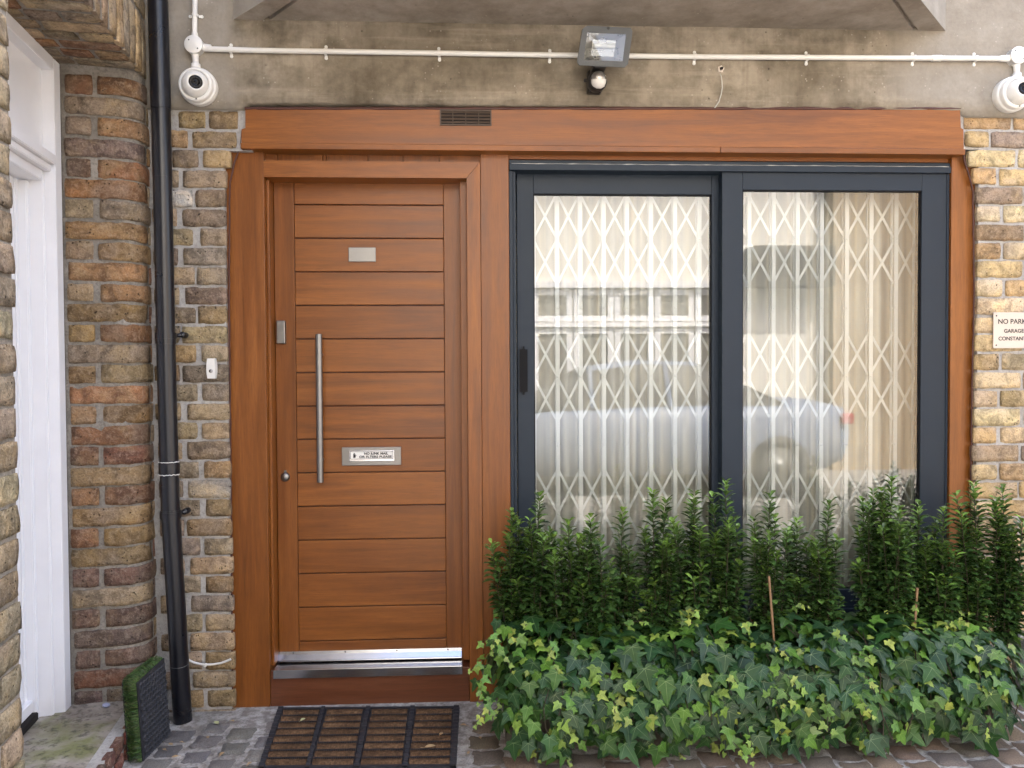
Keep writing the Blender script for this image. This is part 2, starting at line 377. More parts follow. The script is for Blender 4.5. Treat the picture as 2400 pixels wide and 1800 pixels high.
# ================================================================== GROUND
gm = MB()
gm.add([(-60, -60, 0), (60, -60, 0), (60, 60, 0), (-60, 60, 0)], [(0, 1, 2, 3)])
ground = tag(gm.build('ground', M['cement'], origin=(0, 0, 0)), kind='structure')

# ================================================================== BRICK BUILDER
def brick(parent, mp, s0, s1, z0, z1, color, proud=0.0055, jit=0.003, name='brick', back=0.012, corner=0.010):
    """mp(s, z, d) maps unrolled wall coordinates (d = depth out of the wall) to world"""
    nx = max(5, int((s1-s0)/0.022)+2); nz = 5
    off = Vector((rnd(0, 99), rnd(0, 99), rnd(0, 99)))
    ph = [rnd(-jit, jit) for _ in range(4)]; pr = proud + rnd(-0.0022, 0.0025); tl = rnd(-0.002, 0.002); tz = rnd(-0.0015, 0.0015)
    vs = []; fs = []
    for j in range(nz):
        for i in range(nx):
            fi, fj = i/(nx-1), j/(nz-1)
            s = s0+(s1-s0)*fi; z = z0+(z1-z0)*fj
            ex = min(fi, 1-fi)*(s1-s0); ez = min(fj, 1-fj)*(z1-z0)
            d = pr + tl*(fi-0.5)*2 + tz*(fj-0.5)*2 + 0.0028*mnoise.noise(off+Vector((s*28, z*28, 0)))
            edge = i in (0, nx-1) or j in (0, nz-1)
            if edge:
                q = 0.5
                d -= 0.0006 + 0.0022*abs(mnoise.noise(off+Vector((s*60, z*60, 5))))
                wob = 1.35*jit*mnoise.noise(off+Vector((s*34, z*34, 9)))
                if i == 0: s += ph[0]+abs(wob)*0.8
                if i == nx-1: s -= abs(ph[1])+abs(wob)*0.8
                if j == 0: z += ph[2]*0.6 + wob
                if j == nz-1: z += ph[3]*0.6 + wob
                if i in (0, nx-1) and j in (0, nz-1):
                    s += (0.0018 if i == 0 else -0.0018); z += (0.0014 if j == 0 else -0.0014); d -= 0.0005
            vs.append((s, z, d))
    for j in range(nz-1):
        for i in range(nx-1):
            a = j*nx+i; fs.append((a, a+1, a+nx+1, a+nx))
    rim = [i for i in range(nx)] + [nx*(j+1)-1 for j in range(1, nz)] + [nx*nz-1-i for i in range(1, nx)] + [nx*j for j in range(nz-2, 0, -1)]
    b0 = len(vs)
    for k in rim: vs.append((vs[k][0], vs[k][1], -back))
    n = len(rim)
    for k in range(n): fs.append((rim[k], b0+k, b0+(k+1) % n, rim[(k+1) % n]))
    nf = (nx-1)*(nz-1); PP = [mp(*p) for p in vs]
    mb = MB(); mb.add(PP, fs[:nf], 0, True)
    for f in fs[nf:]: mb.f.append(list(f)); mb.m.append(0); mb.sm.append(False)
    o = mb.build(name, M['brick'], parent); o.color = tuple(color)+(1,)
    return o
YEL = [(0.56, 0.39, 0.18), (0.63, 0.48, 0.26), (0.51, 0.35, 0.17), (0.61, 0.44, 0.23), (0.47, 0.33, 0.17), (0.65, 0.51, 0.30), (0.56, 0.43, 0.27)]
BRN = [(0.32, 0.22, 0.115), (0.39, 0.285, 0.17), (0.30, 0.225, 0.145), (0.41, 0.305, 0.185), (0.24, 0.18, 0.13), (0.36, 0.27, 0.18), (0.34, 0.225, 0.11), (0.33, 0.265, 0.205)]
RED = [(0.31, 0.145, 0.065), (0.35, 0.165, 0.072), (0.27, 0.13, 0.068), (0.33, 0.20, 0.085), (0.25, 0.115, 0.065), (0.30, 0.195, 0.095), (0.36, 0.19, 0.09), (0.24, 0.145, 0.085)]
def jitcol(c, a=0.14):
    k = 1+rnd(-a, a); return tuple(max(0.01, q*k*(1+rnd(-0.05, 0.05))) for q in c)
GA = 0.0752                                   # brick gauge
def flat(s, z, d): return Vector((s, -d, z))

# ---- main house brickwork, left of the door
zc = at(460, 258, 0).z                        # underside of the concrete beam
xl_in = at(537, 800, 0).x
X_CORNER = -1.27
wl = MB()
wl.box(X_CORNER-0.25, xl_in-0.010, 0.0, 0.10, -0.05, zc, 0)
wl.box(xl_in-0.012, at(590, 300, 0).x, 0.001, 0.10, at(560, 354, 0).z, zc, 0)
wall_left = wl.build('brick_wall', M['mortar'])
tag(wall_left, 'narrow strip of brown brick wall between black downpipe and timber door', 'wall')
post_edge_l = [(257, 573), (300, 566), (345, 563), (365, 553), (388, 546), (415, 541), (440, 537), (700, 536), (900, 538), (1200, 541), (1663, 544)]
post_edge_r = [(257, 2251), (330, 2254), (360, 2260), (385, 2263), (410, 2272), (440, 2281), (700, 2284), (900, 2279), (1150, 2276), (1663, 2272)]
def edge_u(tab, v):
    for (v0, u0), (v1, u1) in zip(tab, tab[1:]):
        if v <= v1: return u0+(u1-u0)*max(0, min(1, (v-v0)/(v1-v0)))
    return tab[-1][1]
def vrow(z, u):                               # pixel row of height z on the facade near column u
    a, b = at(u, 400, 0).z, at(u, 1600, 0).z
    return 400 + (a-z)/(a-b)*1200
k = 0; z = zc - 0.006
MJ = 0.0098
while z > -0.02:
    z1 = z; z0 = z - (GA-MJ)
    xe = at(edge_u(post_edge_l, vrow((z0+z1)/2, 540)), 900, 0).x
    rowcols = BRN if k > 2 else BRN[:3]+YEL[2:4]
    if k % 2 == 0:
        cuts = [(xe-0.110+rnd(-.006, .006), xe), (xe-0.122-0.105, xe-0.122+rnd(-.005, .003))]
    else:
        cuts = [(xe-0.170+rnd(-.008, .008), xe), (xe-0.182-0.10, xe-0.182+rnd(-.004, .004))]
    for (a, b) in cuts:
        c = jitcol(random.choice(rowcols))
        if k == 4 and b < xe-0.05: c = (0.62, 0.60, 0.56)
        if k == 19 and b > xe-0.05: c = (0.46, 0.42, 0.36)
        brick(wall_left, flat, a, b, max(z0, -0.03), z1, c, jit=0.0038)
    z -= GA; k += 1
# ---- main house brickwork, right of the window
xr_in = at(2284, 800, 0).x
zr = at(2310, 262, 0).z
wr = MB(); wr.box(xr_in+0.012, 3.4, 0.0, 0.10, -0.05, zr, 0)
wr.box(at(2235, 300, 0).x, xr_in+0.014, 0.001, 0.10, at(2255, 350, 0).z, zr, 0)
wall_right = wr.build('brick_wall', M['mortar'])
tag(wall_right, 'yellow stock brick wall right of the window with a notice on it', 'wall')
k = 0; z = zr - 0.005
while z > -0.02:
    z1 = z; z0 = z-(GA-MJ)
    xe = at(edge_u(post_edge_r, vrow((z0+z1)/2, 2270)), 900, 0).x + 0.004
    s = xe
    seq = [0.200, 0.102, 0.215, 0.102, 0.215] if k % 2 == 0 else [0.104, 0.215, 0.102, 0.215, 0.102]
    if k == 0: seq = [0.195, 0.21, 0.1, 0.21]
    for q in seq:
        if s > 2.35: break
        qq = q+rnd(-.006, .006)
        c = jitcol(random.choice(YEL))
        if k in (6, 18) or random.random() < 0.08: c = jitcol(random.choice(BRN), 0.1)
        brick(wall_right, flat, s, s+qq, max(z0, -0.03), z1, c, jit=0.0034)
        s += qq+MJ
    z -= GA; k += 1

# ---- concrete beam over the opening
xb0, xb1 = X_CORNER-0.25, 3.4
bm_ = bmesh.new()
nx, nz = 150, 24
zt = 3.6
grid = []
for j in range(nz+1):
    row = []
    for i in range(nx+1):
        x = xb0+(xb1-xb0)*i/nx
        zl = at(1300, 252, 0).z + 0.006*mnoise.noise(Vector((x*9, 3, 0))) + 0.003*mnoise.noise(Vector((x*35, 8, 0)))
        if x < at(575, 255, 0).x or x > at(2250, 255, 0).x: zl = zc + 0.004*mnoise.noise(Vector((x*20, 1, 0)))
        zz = zl + (zt-zl)*j/nz
        y = -0.022 + 0.003*mnoise.noise(Vector((x*5, zz*5, 0))) + 0.0015*mnoise.noise(Vector((x*22, zz*22, 4)))
        row.append(bm_.verts.new((x, y, zz)))
    grid.append(row)
for j in range(nz):
    for i in range(nx): bm_.faces.new((grid[j][i], grid[j][i+1], grid[j+1][i+1], grid[j+1][i]))
back = [bm_.verts.new((v_.co.x, 0.14, v_.co.z)) for v_ in grid[0]]
for i in range(nx): bm_.faces.new((grid[0][i+1], grid[0][i], back[i], back[i+1]))
mb = MB(); mb.bm(bm_, 0, True)
beam = mb.build('concrete_beam', M['concrete'], origin=(0, 0, 0))
tag(beam, 'stained grey concrete beam above the timber fascia carrying the conduit', 'beam')
# ---- canted bay above
p0, p1 = at(545, 50, -0.02), at(2218, 70, -0.02); zs = (p0.z+p1.z)/2
ba = thing('concrete_bay', ((p0.x+p1.x)/2, 0, zs), 'canted concrete bay jutting out above, its underside seen from below', 'bay')
D = 0.62
out = [(p0.x, -0.018), (p0.x+D, -0.018-D), (p1.x-D, -0.018-D), (p1.x, -0.018)]
mb = MB()
mb.add([(x, y, zs) for x, y in out]+[(x, y, zs+1.2) for x, y in out], [(0, 1, 5, 4), (1, 2, 6, 5), (2, 3, 7, 6), (4, 5, 6, 7)])
mb.build('side_face', M['concrete_pale'], ba)
g = 0.085; gw = 0.010                              # drip groove round the soffit
def inset(q): return [(p0.x+q*2.41, -0.018), (p0.x+D+q*0.41, -0.018-D+q), (p1.x-D-q*0.41, -0.018-D+q), (p1.x-q*2.41, -0.018)]
A, B, C_ = inset(0.0), inset(g*0.55), inset(g*0.55+gw)
mb = MB()
def band(P, Q, za, zb):
    for i in range(3):
        mb.add([(P[i][0], P[i][1], za), (P[i+1][0], P[i+1][1], za), (Q[i+1][0], Q[i+1][1], zb), (Q[i][0], Q[i][1], zb)], [(0, 1, 2, 3)])
band(A, B, zs, zs); band(B, B, zs, zs+0.014); band(B, C_, zs+0.014, zs+0.014); band(C_, C_, zs+0.014, zs)
mb.add([(x, y, zs) for x, y in C_], [(0, 1, 2, 3)])
mb.build('soffit', M['concrete_soffit'], ba)
# wall over the beam at the left corner is the same concrete; unseen house mass keeps sky out, height and ends set to shade the front
mb = MB(); mb.box(-5.0, 9.0, 0.02, 5.0, 3.62, 5.2); mb.box(xb0, xb1, 0.141, 5.0, 2.95, 3.61); mb.box(3.41, 9.0, 0.02, 5.0, 0, 3.61); mb.box(-5.0, -1.75, 0.8, 5.0, 0, 3.61); mb.box(-1.7, 3.40, 1.7, 5.0, 0, 2.94)
tag(mb.build('unseen_house_mass', M['render_white']), kind='structure')

# ================================================================== NEIGHBOUR'S SIDE WALL (rotated frame)
ca = math.radians(8.3)
eW = Vector((math.cos(ca), math.sin(ca), 0)); dW = Vector((-math.sin(ca), math.cos(ca), 0))
PC = Vector((CAM.x, CAM.y, 0)) + Vector((R0.x, R0.y, 0))*(-1.377) + Vector((math.sin(YAW), math.cos(YAW), 0))*2.87
def L(a, b, z): return PC - dW*a - eW*b + Vector((0, 0, z))     # a: towards the camera, b: into the wall
OPEN = 1.086; JW = 0.262; ZSOF = CAM.z + (868-170)/FPX*2.87; RB = 0.085
nb = thing('brick_wall', L(0, 0, 0), 'old reddish brick side wall of the neighbour around the white door', 'wall')
def jamb_map(s, z, d):
    """s from the door frame (0) along the jamb, round the bullnose and along the outer face"""
    s1 = JW-RB; arc = RB*math.pi/2
    if s < s1: return L(d, JW-s, z)
    if s < s1+arc:
        th = (s-s1)/RB; c = (-RB, RB)
        return L(-RB+(RB+d)*math.cos(th), RB-(RB+d)*math.sin(th), z)
    return L(-RB-(s-s1-arc), -d, z)
mb = MB()
ss = [0, JW-RB]+[JW-RB+RB*math.pi/2*i/6 for i in range(1, 7)]+[JW-RB+RB*math.pi/2+0.30]
for i in range(len(ss)-1):
    mb.add([jamb_map(ss[i], -0.02, 0), jamb_map(ss[i+1], -0.02, 0), jamb_map(ss[i+1], ZSOF+0.3, 0), jamb_map(ss[i], ZSOF+0.3, 0)], [(0, 1, 2, 3)], 0, True)
# solid core behind, soffit backing, near pier, wall over the opening
def lbox(m, a0, a1, b0, b1, z0, z1, mi=0):
    P = [L(a, b, z_) for z_ in (z0, z1) for a, b in ((a0, b0), (a1, b0), (a1, b1), (a0, b1))]
    m.add(P, [(0, 3, 2, 1), (4, 5, 6, 7), (0, 1, 5, 4), (1, 2, 6, 5), (2, 3, 7, 6), (3, 0, 4, 7)], mi)
lbox(mb, -0.5, OPEN+1.6, 0.0, 0.62, ZSOF, 4.2)
lbox(mb, OPEN, OPEN+1.6, 0.0, 0.62, -0.02, ZSOF)
lbox(mb, -0.5, -0.06, JW, 0.62, -0.02, ZSOF)
mb.build('mortar_bed', M['mortar_dark'], nb)
k = 0; z = 0.085; GJ = 0.0755
arc = RB*math.pi/2; full = JW-RB+arc
while z < ZSOF-0.05:
    z1 = min(z+GJ-0.0095, ZSOF-0.004)
    if k % 2 == 1:
        cuts = [(0.010, full-0.004), (full+0.012, full+0.19)]
    else:
        cuts = [(0.010, 0.105+rnd(-.006, .006)), (0.120, full+0.05), (full+0.064, full+0.20)]
    for a, b in cuts:
        c = jitcol(random.choice(RED+BRN[:3] if z < 1.75 else RED+BRN[:5]))
        if z < 0.55 and random.random() < 0.6: c = jitcol(random.choice([(0.20, 0.12, 0.085), (0.23, 0.14, 0.10), (0.18, 0.125, 0.10)]))
        brick(nb, jamb_map, a, b, z, z1, c, jit=0.0042)
    z += GJ; k += 1
# soffit bricks over the doorway (seen from below), long side across the wall
def sof_map(s, z, d): return L(s, z, ZSOF-d)
s = 0.012; k = 0
while s < OPEN-0.01:
    s1 = min(s+0.062, OPEN-0.004)
    cuts = [(0.004, 0.105), (0.118, 0.215), (0.228, 0.30)] if k % 2 else [(0.004, 0.195), (0.208, 0.30)]
    for a, b in cuts: brick(nb, sof_map, s, s1, a, b, jitcol(random.choice(BRN+RED[:2]), 0.2), jit=0.003, proud=0.006)
    s += 0.074; k += 1
def face_map(s, z, d): return L(s, -d, z)
s = -0.10; k = 0                              # upright bricks of the flat arch on the outer face
while s < OPEN+0.12:
    brick(nb, face_map, s, s+0.062, ZSOF-0.004, ZSOF+0.205, jitcol(random.choice(BRN+YEL[2:5]), 0.2), jit=0.003, proud=0.006)
    s += 0.074
for k in range(4):                            # courses above the arch
    s = -0.28 + (0.11 if k % 2 else 0)
    while s < OPEN+0.4:
        q = 0.215 if (int(s*10)+k) % 2 else 0.102
        brick(nb, face_map, s, s+q, ZSOF+0.222+k*GJ, ZSOF+0.222+k*GJ+GJ-0.012, jitcol(random.choice(RED+BRN)), jit=0.003, proud=0.006)
        s += q+0.012
k = 0; z = -0.02                              # near pier beside the doorway
while z < ZSOF-0.01:
    seq = [0.215, 0.102] if k % 2 else [0.102, 0.215]
    s = OPEN+0.002
    for q in seq:
        brick(nb, face_map, s, s+q, z, min(z+GJ-0.010, ZSOF-0.008), jitcol(random.choice([(0.33, 0.27, 0.175), (0.36, 0.30, 0.20), (0.29, 0.235, 0.16)])), jit=0.003, proud=0.006)
        s += q+0.013
    z += GJ; k += 1

# ---- doorstep
stp = thing('doorstep', L(0.5, 0.2, 0), 'mossy stone doorstep with red brick edge under the white side door', 'step')
ZST = 0.105
mb = MB(); nA, nB = 26, 10
va = []
for i in range(nA+1):
    for j in range(nB+1):
        a = 0.0+(OPEN+0.02)*i/nA; b = 0.058+0.42*j/nB
        va.append(L(a, b, ZST + 0.004*mnoise.noise(Vector((a*9, b*9, 2)))-(0.006 if j == 0 else 0)))
mb.add(va, [(i*(nB+1)+j, (i+1)*(nB+1)+j, (i+1)*(nB+1)+j+1, i*(nB+1)+j+1) for i in range(nA) for j in range(nB)], 0, True)
lbox(mb, 0.001, OPEN+0.015, 0.06, 0.47, -0.02, ZST-0.012)
mb.build('slab', M['step'], stp)
mb = MB(); lbox(mb, 0.02, OPEN-0.005, 0.012, 0.0585, -0.02, ZST-0.006); mb.build('mortar_bed', M['mortar'], stp)
a = 0.10
def step_map(s, z, d): return L(s, 0.012-d, z)
while a < OPEN-0.08:
    q = rnd(0.06, 0.10)
    if random.random() < 0.4:
        brick(stp, step_map, a, a+q, 0.0, ZST-0.004, jitcol(random.choice([(0.23, 0.075, 0.05), (0.27, 0.085, 0.06), (0.15, 0.085, 0.07)])), proud=0.010, jit=0.005)
    else:
        for zz0, zz1 in ((0.0, 0.042), (0.056, ZST-0.003)):
            brick(stp, step_map, a, a+q, zz0, zz1, jitcol(random.choice([(0.23, 0.075, 0.05), (0.27, 0.085, 0.06), (0.17, 0.07, 0.055)])), proud=0.010, jit=0.005)
    a += q+0.016
# blue-white pebble
p = L(0.05, 0.13, ZST)
mb = MB(); bmm = bmesh.new(); bmesh.ops.create_icosphere(bmm, subdivisions=3, radius=0.013)
for q in bmm.verts: q.co = Vector((q.co.x*1.1, q.co.y*0.8, q.co.z*0.62+0.007))*(1+0.12*mnoise.noise(q.co*90)) + p
mb.bm(bmm, 0, True)
tag(mb.build('pebble', M['pebble_blue']), 'small pale blue pebble lying on the mossy doorstep', 'pebble')

# ---- white side door with frame
wd = thing('white_door', L(0.4, JW, ZST), 'white painted panelled side door and frame in the old brick wall', 'door')
def lb(name, a0, a1, b0, b1, z0, z1, bev=0.003, mat='white_paint', parent=None):
    bm2 = bmesh.new(); bmesh.ops.create_cube(bm2, size=1.0)
    for q in bm2.verts: q.co = Vector((a0+(a1-a0)*(q.co.x+.5), b0+(b1-b0)*(q.co.y+.5), z0+(z1-z0)*(q.co.z+.5)))
    if bev: bmesh.ops.bevel(bm2, geom=list(bm2.edges), offset=bev, segments=2, affect='EDGES')
    for q in bm2.verts: q.co = L(q.co.x, q.co.y, q.co.z)
    m_ = MB(); m_.bm(bm2); return m_.build(name, M[mat], parent or wd)
ZTR = CAM.z + (868-378)/FPX*2.80             # top of the transom moulding
B0 = JW
lb('frame_post', 0.006, 0.066, B0, B0+0.12, ZST-0.004, ZSOF-0.004)
lb('frame_moulding', 0.0665, 0.086, B0+0.034, B0+0.12, ZST-0.004, ZTR-0.06)
lb('frame_moulding', 0.0865, 0.112, B0+0.078, B0+0.13, ZST-0.004, ZTR-0.10)
lb('frame_post', OPEN-0.07, OPEN-0.006, B0, B0+0.12, ZST-0.004, ZSOF-0.004)
lb('frame_head', 0.068, OPEN-0.072, B0, B0+0.12, ZSOF-0.050, ZSOF-0.004)
lb('transom', 0.067, OPEN-0.072, B0-0.004, B0+0.12, ZTR-0.034, ZTR)
lb('transom_moulding', 0.067, OPEN-0.072, B0+0.012, B0+0.12, ZTR-0.058, ZTR-0.0345)
lb('transom_moulding', 0.087, OPEN-0.072, B0+0.034, B0+0.12, ZTR-0.095, ZTR-0.0585)
lb('fanlight_panel', 0.068, OPEN-0.072, B0+0.040, B0+0.08, ZTR+0.001, ZSOF-0.0505, 0.0)
lb('door_leaf', 0.113, OPEN-0.10, B0+0.110, B0+0.15, ZST+0.030, ZTR-0.096, 0.002)
lb('door_stile', 0.1135, 0.135, B0+0.1045, B0+0.1095, ZST+0.03, ZTR-0.10, 0.001)
lb('weather_board', 0.113, OPEN-0.10, B0+0.085, B0+0.109, ZST+0.03, ZST+0.075, 0.004)
lb('threshold', 0.112, OPEN-0.10, B0+0.07, B0+0.16, ZST+0.001, ZST+0.029, 0.003, 'dark_gap')

# ================================================================== TIMBER SURROUND
ts = thing('timber_surround', (0.5, 0.05, 0), 'orange-brown timber fascia and posts framing the front door and window', 'frame')
YP, YF, YD = 0.022, -0.020, 0.118            # post face, fascia face, door leaf face
def bx(name, mat, parent, u0, v0, u1, v1, y, depth, bev=0.002):
    x0, x1, z0, z1 = rect(u0, v0, u1, v1, y); m_ = MB(); m_.box(x0, x1, y, y+depth, z0, z1, 0, bev)
    return m_.build(name, M[mat], parent)
# fascia: scribed board with notched ends and a lower strip
V = []
for (u, v) in [(575, 256), (2250, 257), (2252, 300), (2258, 303), (2259, 343), (566, 343), (566, 303), (575, 300)]:
    q = at(u, v, YF); V.append((q.x, q.z))
zfx = at(1688, 344, YF).z-0.0004
V[4] = (V[4][0], zfx); V[5] = (V[5][0], zfx)
mb = MB(); mb.prism(V, YF, YF+0.10); mb.build('fascia', M['wood_h'], ts)
q0, q1 = at(564, 344, YF), at(1688, 344, YF); q2 = at(2262, 343, YF)
mb = MB(); mb.box(q0.x, q1.x-0.0006, YF-0.003, YF+0.09, q1.z-0.0235, q1.z-0.001, 0, 0.002); mb.build('fascia_strip', M['wood_h'], ts)
mb = MB(); mb.box(q1.x+0.0006, q2.x, YF-0.003, YF+0.09, q1.z-0.0235, q1.z-0.001, 0, 0.002); mb.build('fascia_strip', M['wood_h'], ts)
zfb = q1.z-0.0235
# sealant line round the fascia
mb = MB(); pts = []
for i in range(70):
    u = 574+(2251-574)*i/69; q = at(u, 254.5, -0.018); pts.append(q+Vector((0, 0.004*mnoise.noise(Vector((i*.7, 0, 0))), 0.003*mnoise.noise(Vector((i*.5, 4, 0))))))
mb.tube(pts, [0.0055+0.003*abs(mnoise.noise(Vector((i*.9, 2, 0)))) for i in range(70)], 6)
mb.build('sealant', M['sealant'], ts)
for tab in (post_edge_l, post_edge_r):
    mb = MB(); pts = []; sg = 1 if tab is post_edge_l else -1
    for i in range(60):
        v = 262+(1655-262)*i/59; q = at(edge_u(tab, v)+sg*1.0, v, 0.004); pts.append(q+Vector((0.003*mnoise.noise(Vector((i*.8, 7, 0))), 0.003*mnoise.noise(Vector((i*.6, 1, 0))), 0)))
    mb.tube(pts, [0.0028+0.002*abs(mnoise.noise(Vector((i*.9, 5, 0)))) for i in range(60)], 6)
    mb.build('sealant', M['sealant'], ts)
ZG = -0.004
def post(name, u0, u1, vt, vb, y, depth, mat='wood_v', bev=0.0025):
    return bx(name, mat, ts, u0, vt, u1, vb, y, depth, bev)
xL = at(536, 900, YP).x-0.025
x1 = at(624, 900, YP).x; zb = at(580, 1662, YP).z
mb = MB(); mb.box(xL, x1, YP, YP+0.20, zb, zfb+0.01, 0, 0.0025); mb.build('post', M['wood_v'], ts)
# stepped jamb lining on the left
mb = MB(); xa = x1+0.0006; xb_ = at(634, 900, YP+0.02).x
mb.box(xa, xb_, YP+0.030, YP+0.20, at(600, 1568, YP).z, at(700, 416, YP).z-0.0006, 0, 0.002); mb.build('jamb_lining', M['wood_v'], ts)
# boards between fascia and door head
xs = [at(u, 366, 0.06).x for u in (612, 652, 757, 765, 863, 945, 1030, 1126)]
for a, b in zip(xs, xs[1:]):
    mb = MB(); mb.box(a+0.0008, b-0.0008, 0.055, 0.09, at(800, 382, 0.05).z, zfb+0.02, 0, 0.0015); mb.build('infill_board', M['wood_v'], ts)
# door head and right architrave (mitred)
yA = YP-0.004
h0, h1, h2, h3 = at(616, 378, yA), at(1125, 378, yA), at(1093, 416, yA), at(616, 416, yA)
zt_, zb_ = h0.z*0.5+h1.z*0.5, h2.z*0.5+h3.z*0.5
mb = MB(); mb.prism([(x1+0.0006, zb_), (h2.x, zb_), (h1.x-0.0006, zt_), (x1+0.0006, zt_)], yA, yA+0.17); mb.build('door_head', M['wood_h'], ts)
za = at(1108, 1650, yA).z
mb = MB(); mb.prism([(h2.x+0.0008, za), (h1.x, za), (h1.x, zt_-0.001), (h2.x+0.0008, zb_-0.0005)], yA, yA+0.105); mb.build('architrave', M['wood_v'], ts)
xr = at(1081, 900, YP+0.07).x
mb = MB(); mb.box(xr, h2.x+0.0002, YP+0.045, YP+0.2, at(600, 1568, YP).z, zb_-0.0006, 0, 0.002); mb.build('jamb_lining', M['wood_v'], ts)
# mullion board between door and window
mb = MB(); xm0, xm1 = h1.x+0.0012, at(1195, 900, YP+0.006).x
mb.box(xm0, xm1, YP+0.006, YP+0.2, 0.012, zfb+0.015, 0, 0.002); mb.build('mullion_board', M['wood_v'], ts)
# sill board under the door
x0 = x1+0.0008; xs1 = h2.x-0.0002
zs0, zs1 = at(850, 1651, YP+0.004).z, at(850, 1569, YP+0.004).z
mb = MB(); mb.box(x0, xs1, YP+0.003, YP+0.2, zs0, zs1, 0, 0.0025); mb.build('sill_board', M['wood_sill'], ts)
# right post
xp0, xp1 = at(2227, 900, YP).x, at(2276, 900, YP).x+0.03
mb = MB(); mb.box(xp0, xp1, YP, YP+0.2, 0.0, zfb+0.01, 0, 0.0025); mb.build('post', M['wood_v'], ts)
# head rail behind the fascia above the window, and rail below it
mb = MB(); mb.box(xm1+0.0006, xp0-0.0006, YP+0.018, YP+0.15, at(1700, 377, YP+0.018).z, zfb+0.015, 0, 0.002); mb.build('head_rail', M['wood_h'], ts)
zw0 = at(1230, 1462, 0.03).z
mb = MB(); mb.box(xm1+0.0006, xp0-0.0006, YP+0.008, YP+0.15, 0.005, zw0-0.001, 0, 0.002); mb.build('bottom_rail', M['wood_h'], ts)

# ================================================================== FRONT DOOR
fd = thing('front_door', (at(865, 1540, YD).x, YD, at(865, 1540, YD).z), 'orange-brown wooden front door of horizontal boards with long steel handle', 'door')
dx0, dx1 = at(648, 1000, YD).x, at(1084, 1000, YD).x
zdt, zdb = zb_+0.02, at(865, 1548, YD).z
bxl, bxr = at(695, 1000, YD).x, at(1043, 1000, YD).x
mb = MB(); mb.box(dx0, bxl-0.0008, YD, YD+0.05, zdb, zdt, 0, 0.0015); mb.build('stile', M['wood_v'], fd)
mb = MB(); mb.box(bxr+0.0008, dx1, YD, YD+0.05, zdb, zdt, 0, 0.0015); mb.build('stile', M['wood_v'], fd)
mb = MB(); mb.box(bxl-0.01, bxr+0.01, YD+0.014, YD+0.045, zdb, zdt); mb.build('door_core', M['sealant'], fd)
gv = [at(868, v, YD).z for v in (1500, 1421, 1342, 1264, 1185, 1106.5, 1028.5, 951, 872.5, 794, 715.5, 637, 558.5, 480)]
lines = [zdb]+gv+[zdt]
DB = []
for a, b in zip(lines, lines[1:]):
    if b-a < 0.01: continue
    mb = MB(); mb.box(bxl+0.0005, bxr-0.0005, YD+0.002, YD+0.022, a+0.0022, b-0.0022, 0, 0.0022); DB.append(mb.build('board', M['wood_h'], fd))
# long bar handle
q0, q1 = at(747.5, 783, YD-0.05), at(750, 1130, YD-0.05)
xh = (q0.x+q1.x)/2
hd = MB(); hd.tube([(xh, YD-0.05, q1.z), (xh, YD-0.05, q1.z+0.0005), (xh, YD-0.05, q0.z)], 0.0135, 24)
hb = hd.build('pull_handle', M['steel'], fd)
for v in (831, 1076):
    zz = at(757, v, YD).z; m_ = MB(); m_.tube([(xh, YD-0.05, zz), (xh+0.0002, YD+0.003, zz)], 0.0075, 14); m_.build('stud', M['steel'], hb)
# letter plate
lx0, lx1, lz0, lz1 = rect(801, 1048, 940, 1091, YD-0.006)
mb = MB(); mb.box(lx0, lx1, YD-0.006, YD+0.004, lz0, lz1, 0, 0.002); lp = mb.build('letter_plate', M['steel'], fd)
fx0, fx1, fz0, fz1 = rect(819, 1056, 924, 1081, YD-0.009)
mb = MB(); mb.box(fx0, fx1, YD-0.0085, YD-0.0055, fz0, fz1, 0, 0.0012); fl = mb.build('flap', M['polished'], lp)
sx0, sx1, sz0, sz1 = rect(820.5, 1058, 922, 1076, YD-0.009)
mb = MB(); mb.box(sx0, sx1, YD-0.0095, YD-0.0084, sz0, sz1, 0)
stk = mb.build('sticker_border', M['ink'], lp)
mb = MB(); mb.box(sx0+0.0018, sx1-0.0018, YD-0.0101, YD-0.0092, sz0+0.0018, sz1-0.0018, 0); mb.build('sticker', M['sticker'], lp)
def text(name, body, x, z, y, size, mat, parent, bold=0.0, align='LEFT', width=None):
    cu = bpy.data.curves.new(name, 'FONT'); cu.body = body; cu.size = size; cu.align_x = align; cu.align_y = 'CENTER'; cu.offset = bold; cu.extrude = 0.0002
    o = bpy.data.objects.new(name, cu); col.objects.link(o)
    bpy.context.view_layer.update()
    me = bpy.data.meshes.new_from_object(o.evaluated_get(bpy.context.evaluated_depsgraph_get()))
    bpy.data.objects.remove(o)
    xs_ = [q.co.x for q in me.vertices]; k_ = 1.0
    if width: k_ = width/(max(xs_)-min(xs_))
    xm = min(xs_) if align == 'LEFT' else 0.0
    for q in me.vertices: q.co = Vector(((q.co.x-xm)*k_, -q.co.z, q.co.y))
    me.materials.clear(); me.materials.append(M[mat])
    return link(name, me, (x, y, z), parent)
tz = (sz0+sz1)/2; tw = sx1-sx0
text('lettering', 'NO JUNK MAIL', sx0+tw*0.60, tz+0.0068, YD-0.0106, 0.0138, 'ink', lp, 0.0006, 'CENTER', tw*0.56)
text('lettering', 'OR FLYERS PLEASE', sx0+tw*0.585, tz-0.0066, YD-0.0106, 0.0128, 'ink', lp, 0.0005, 'CENTER', tw*0.75)
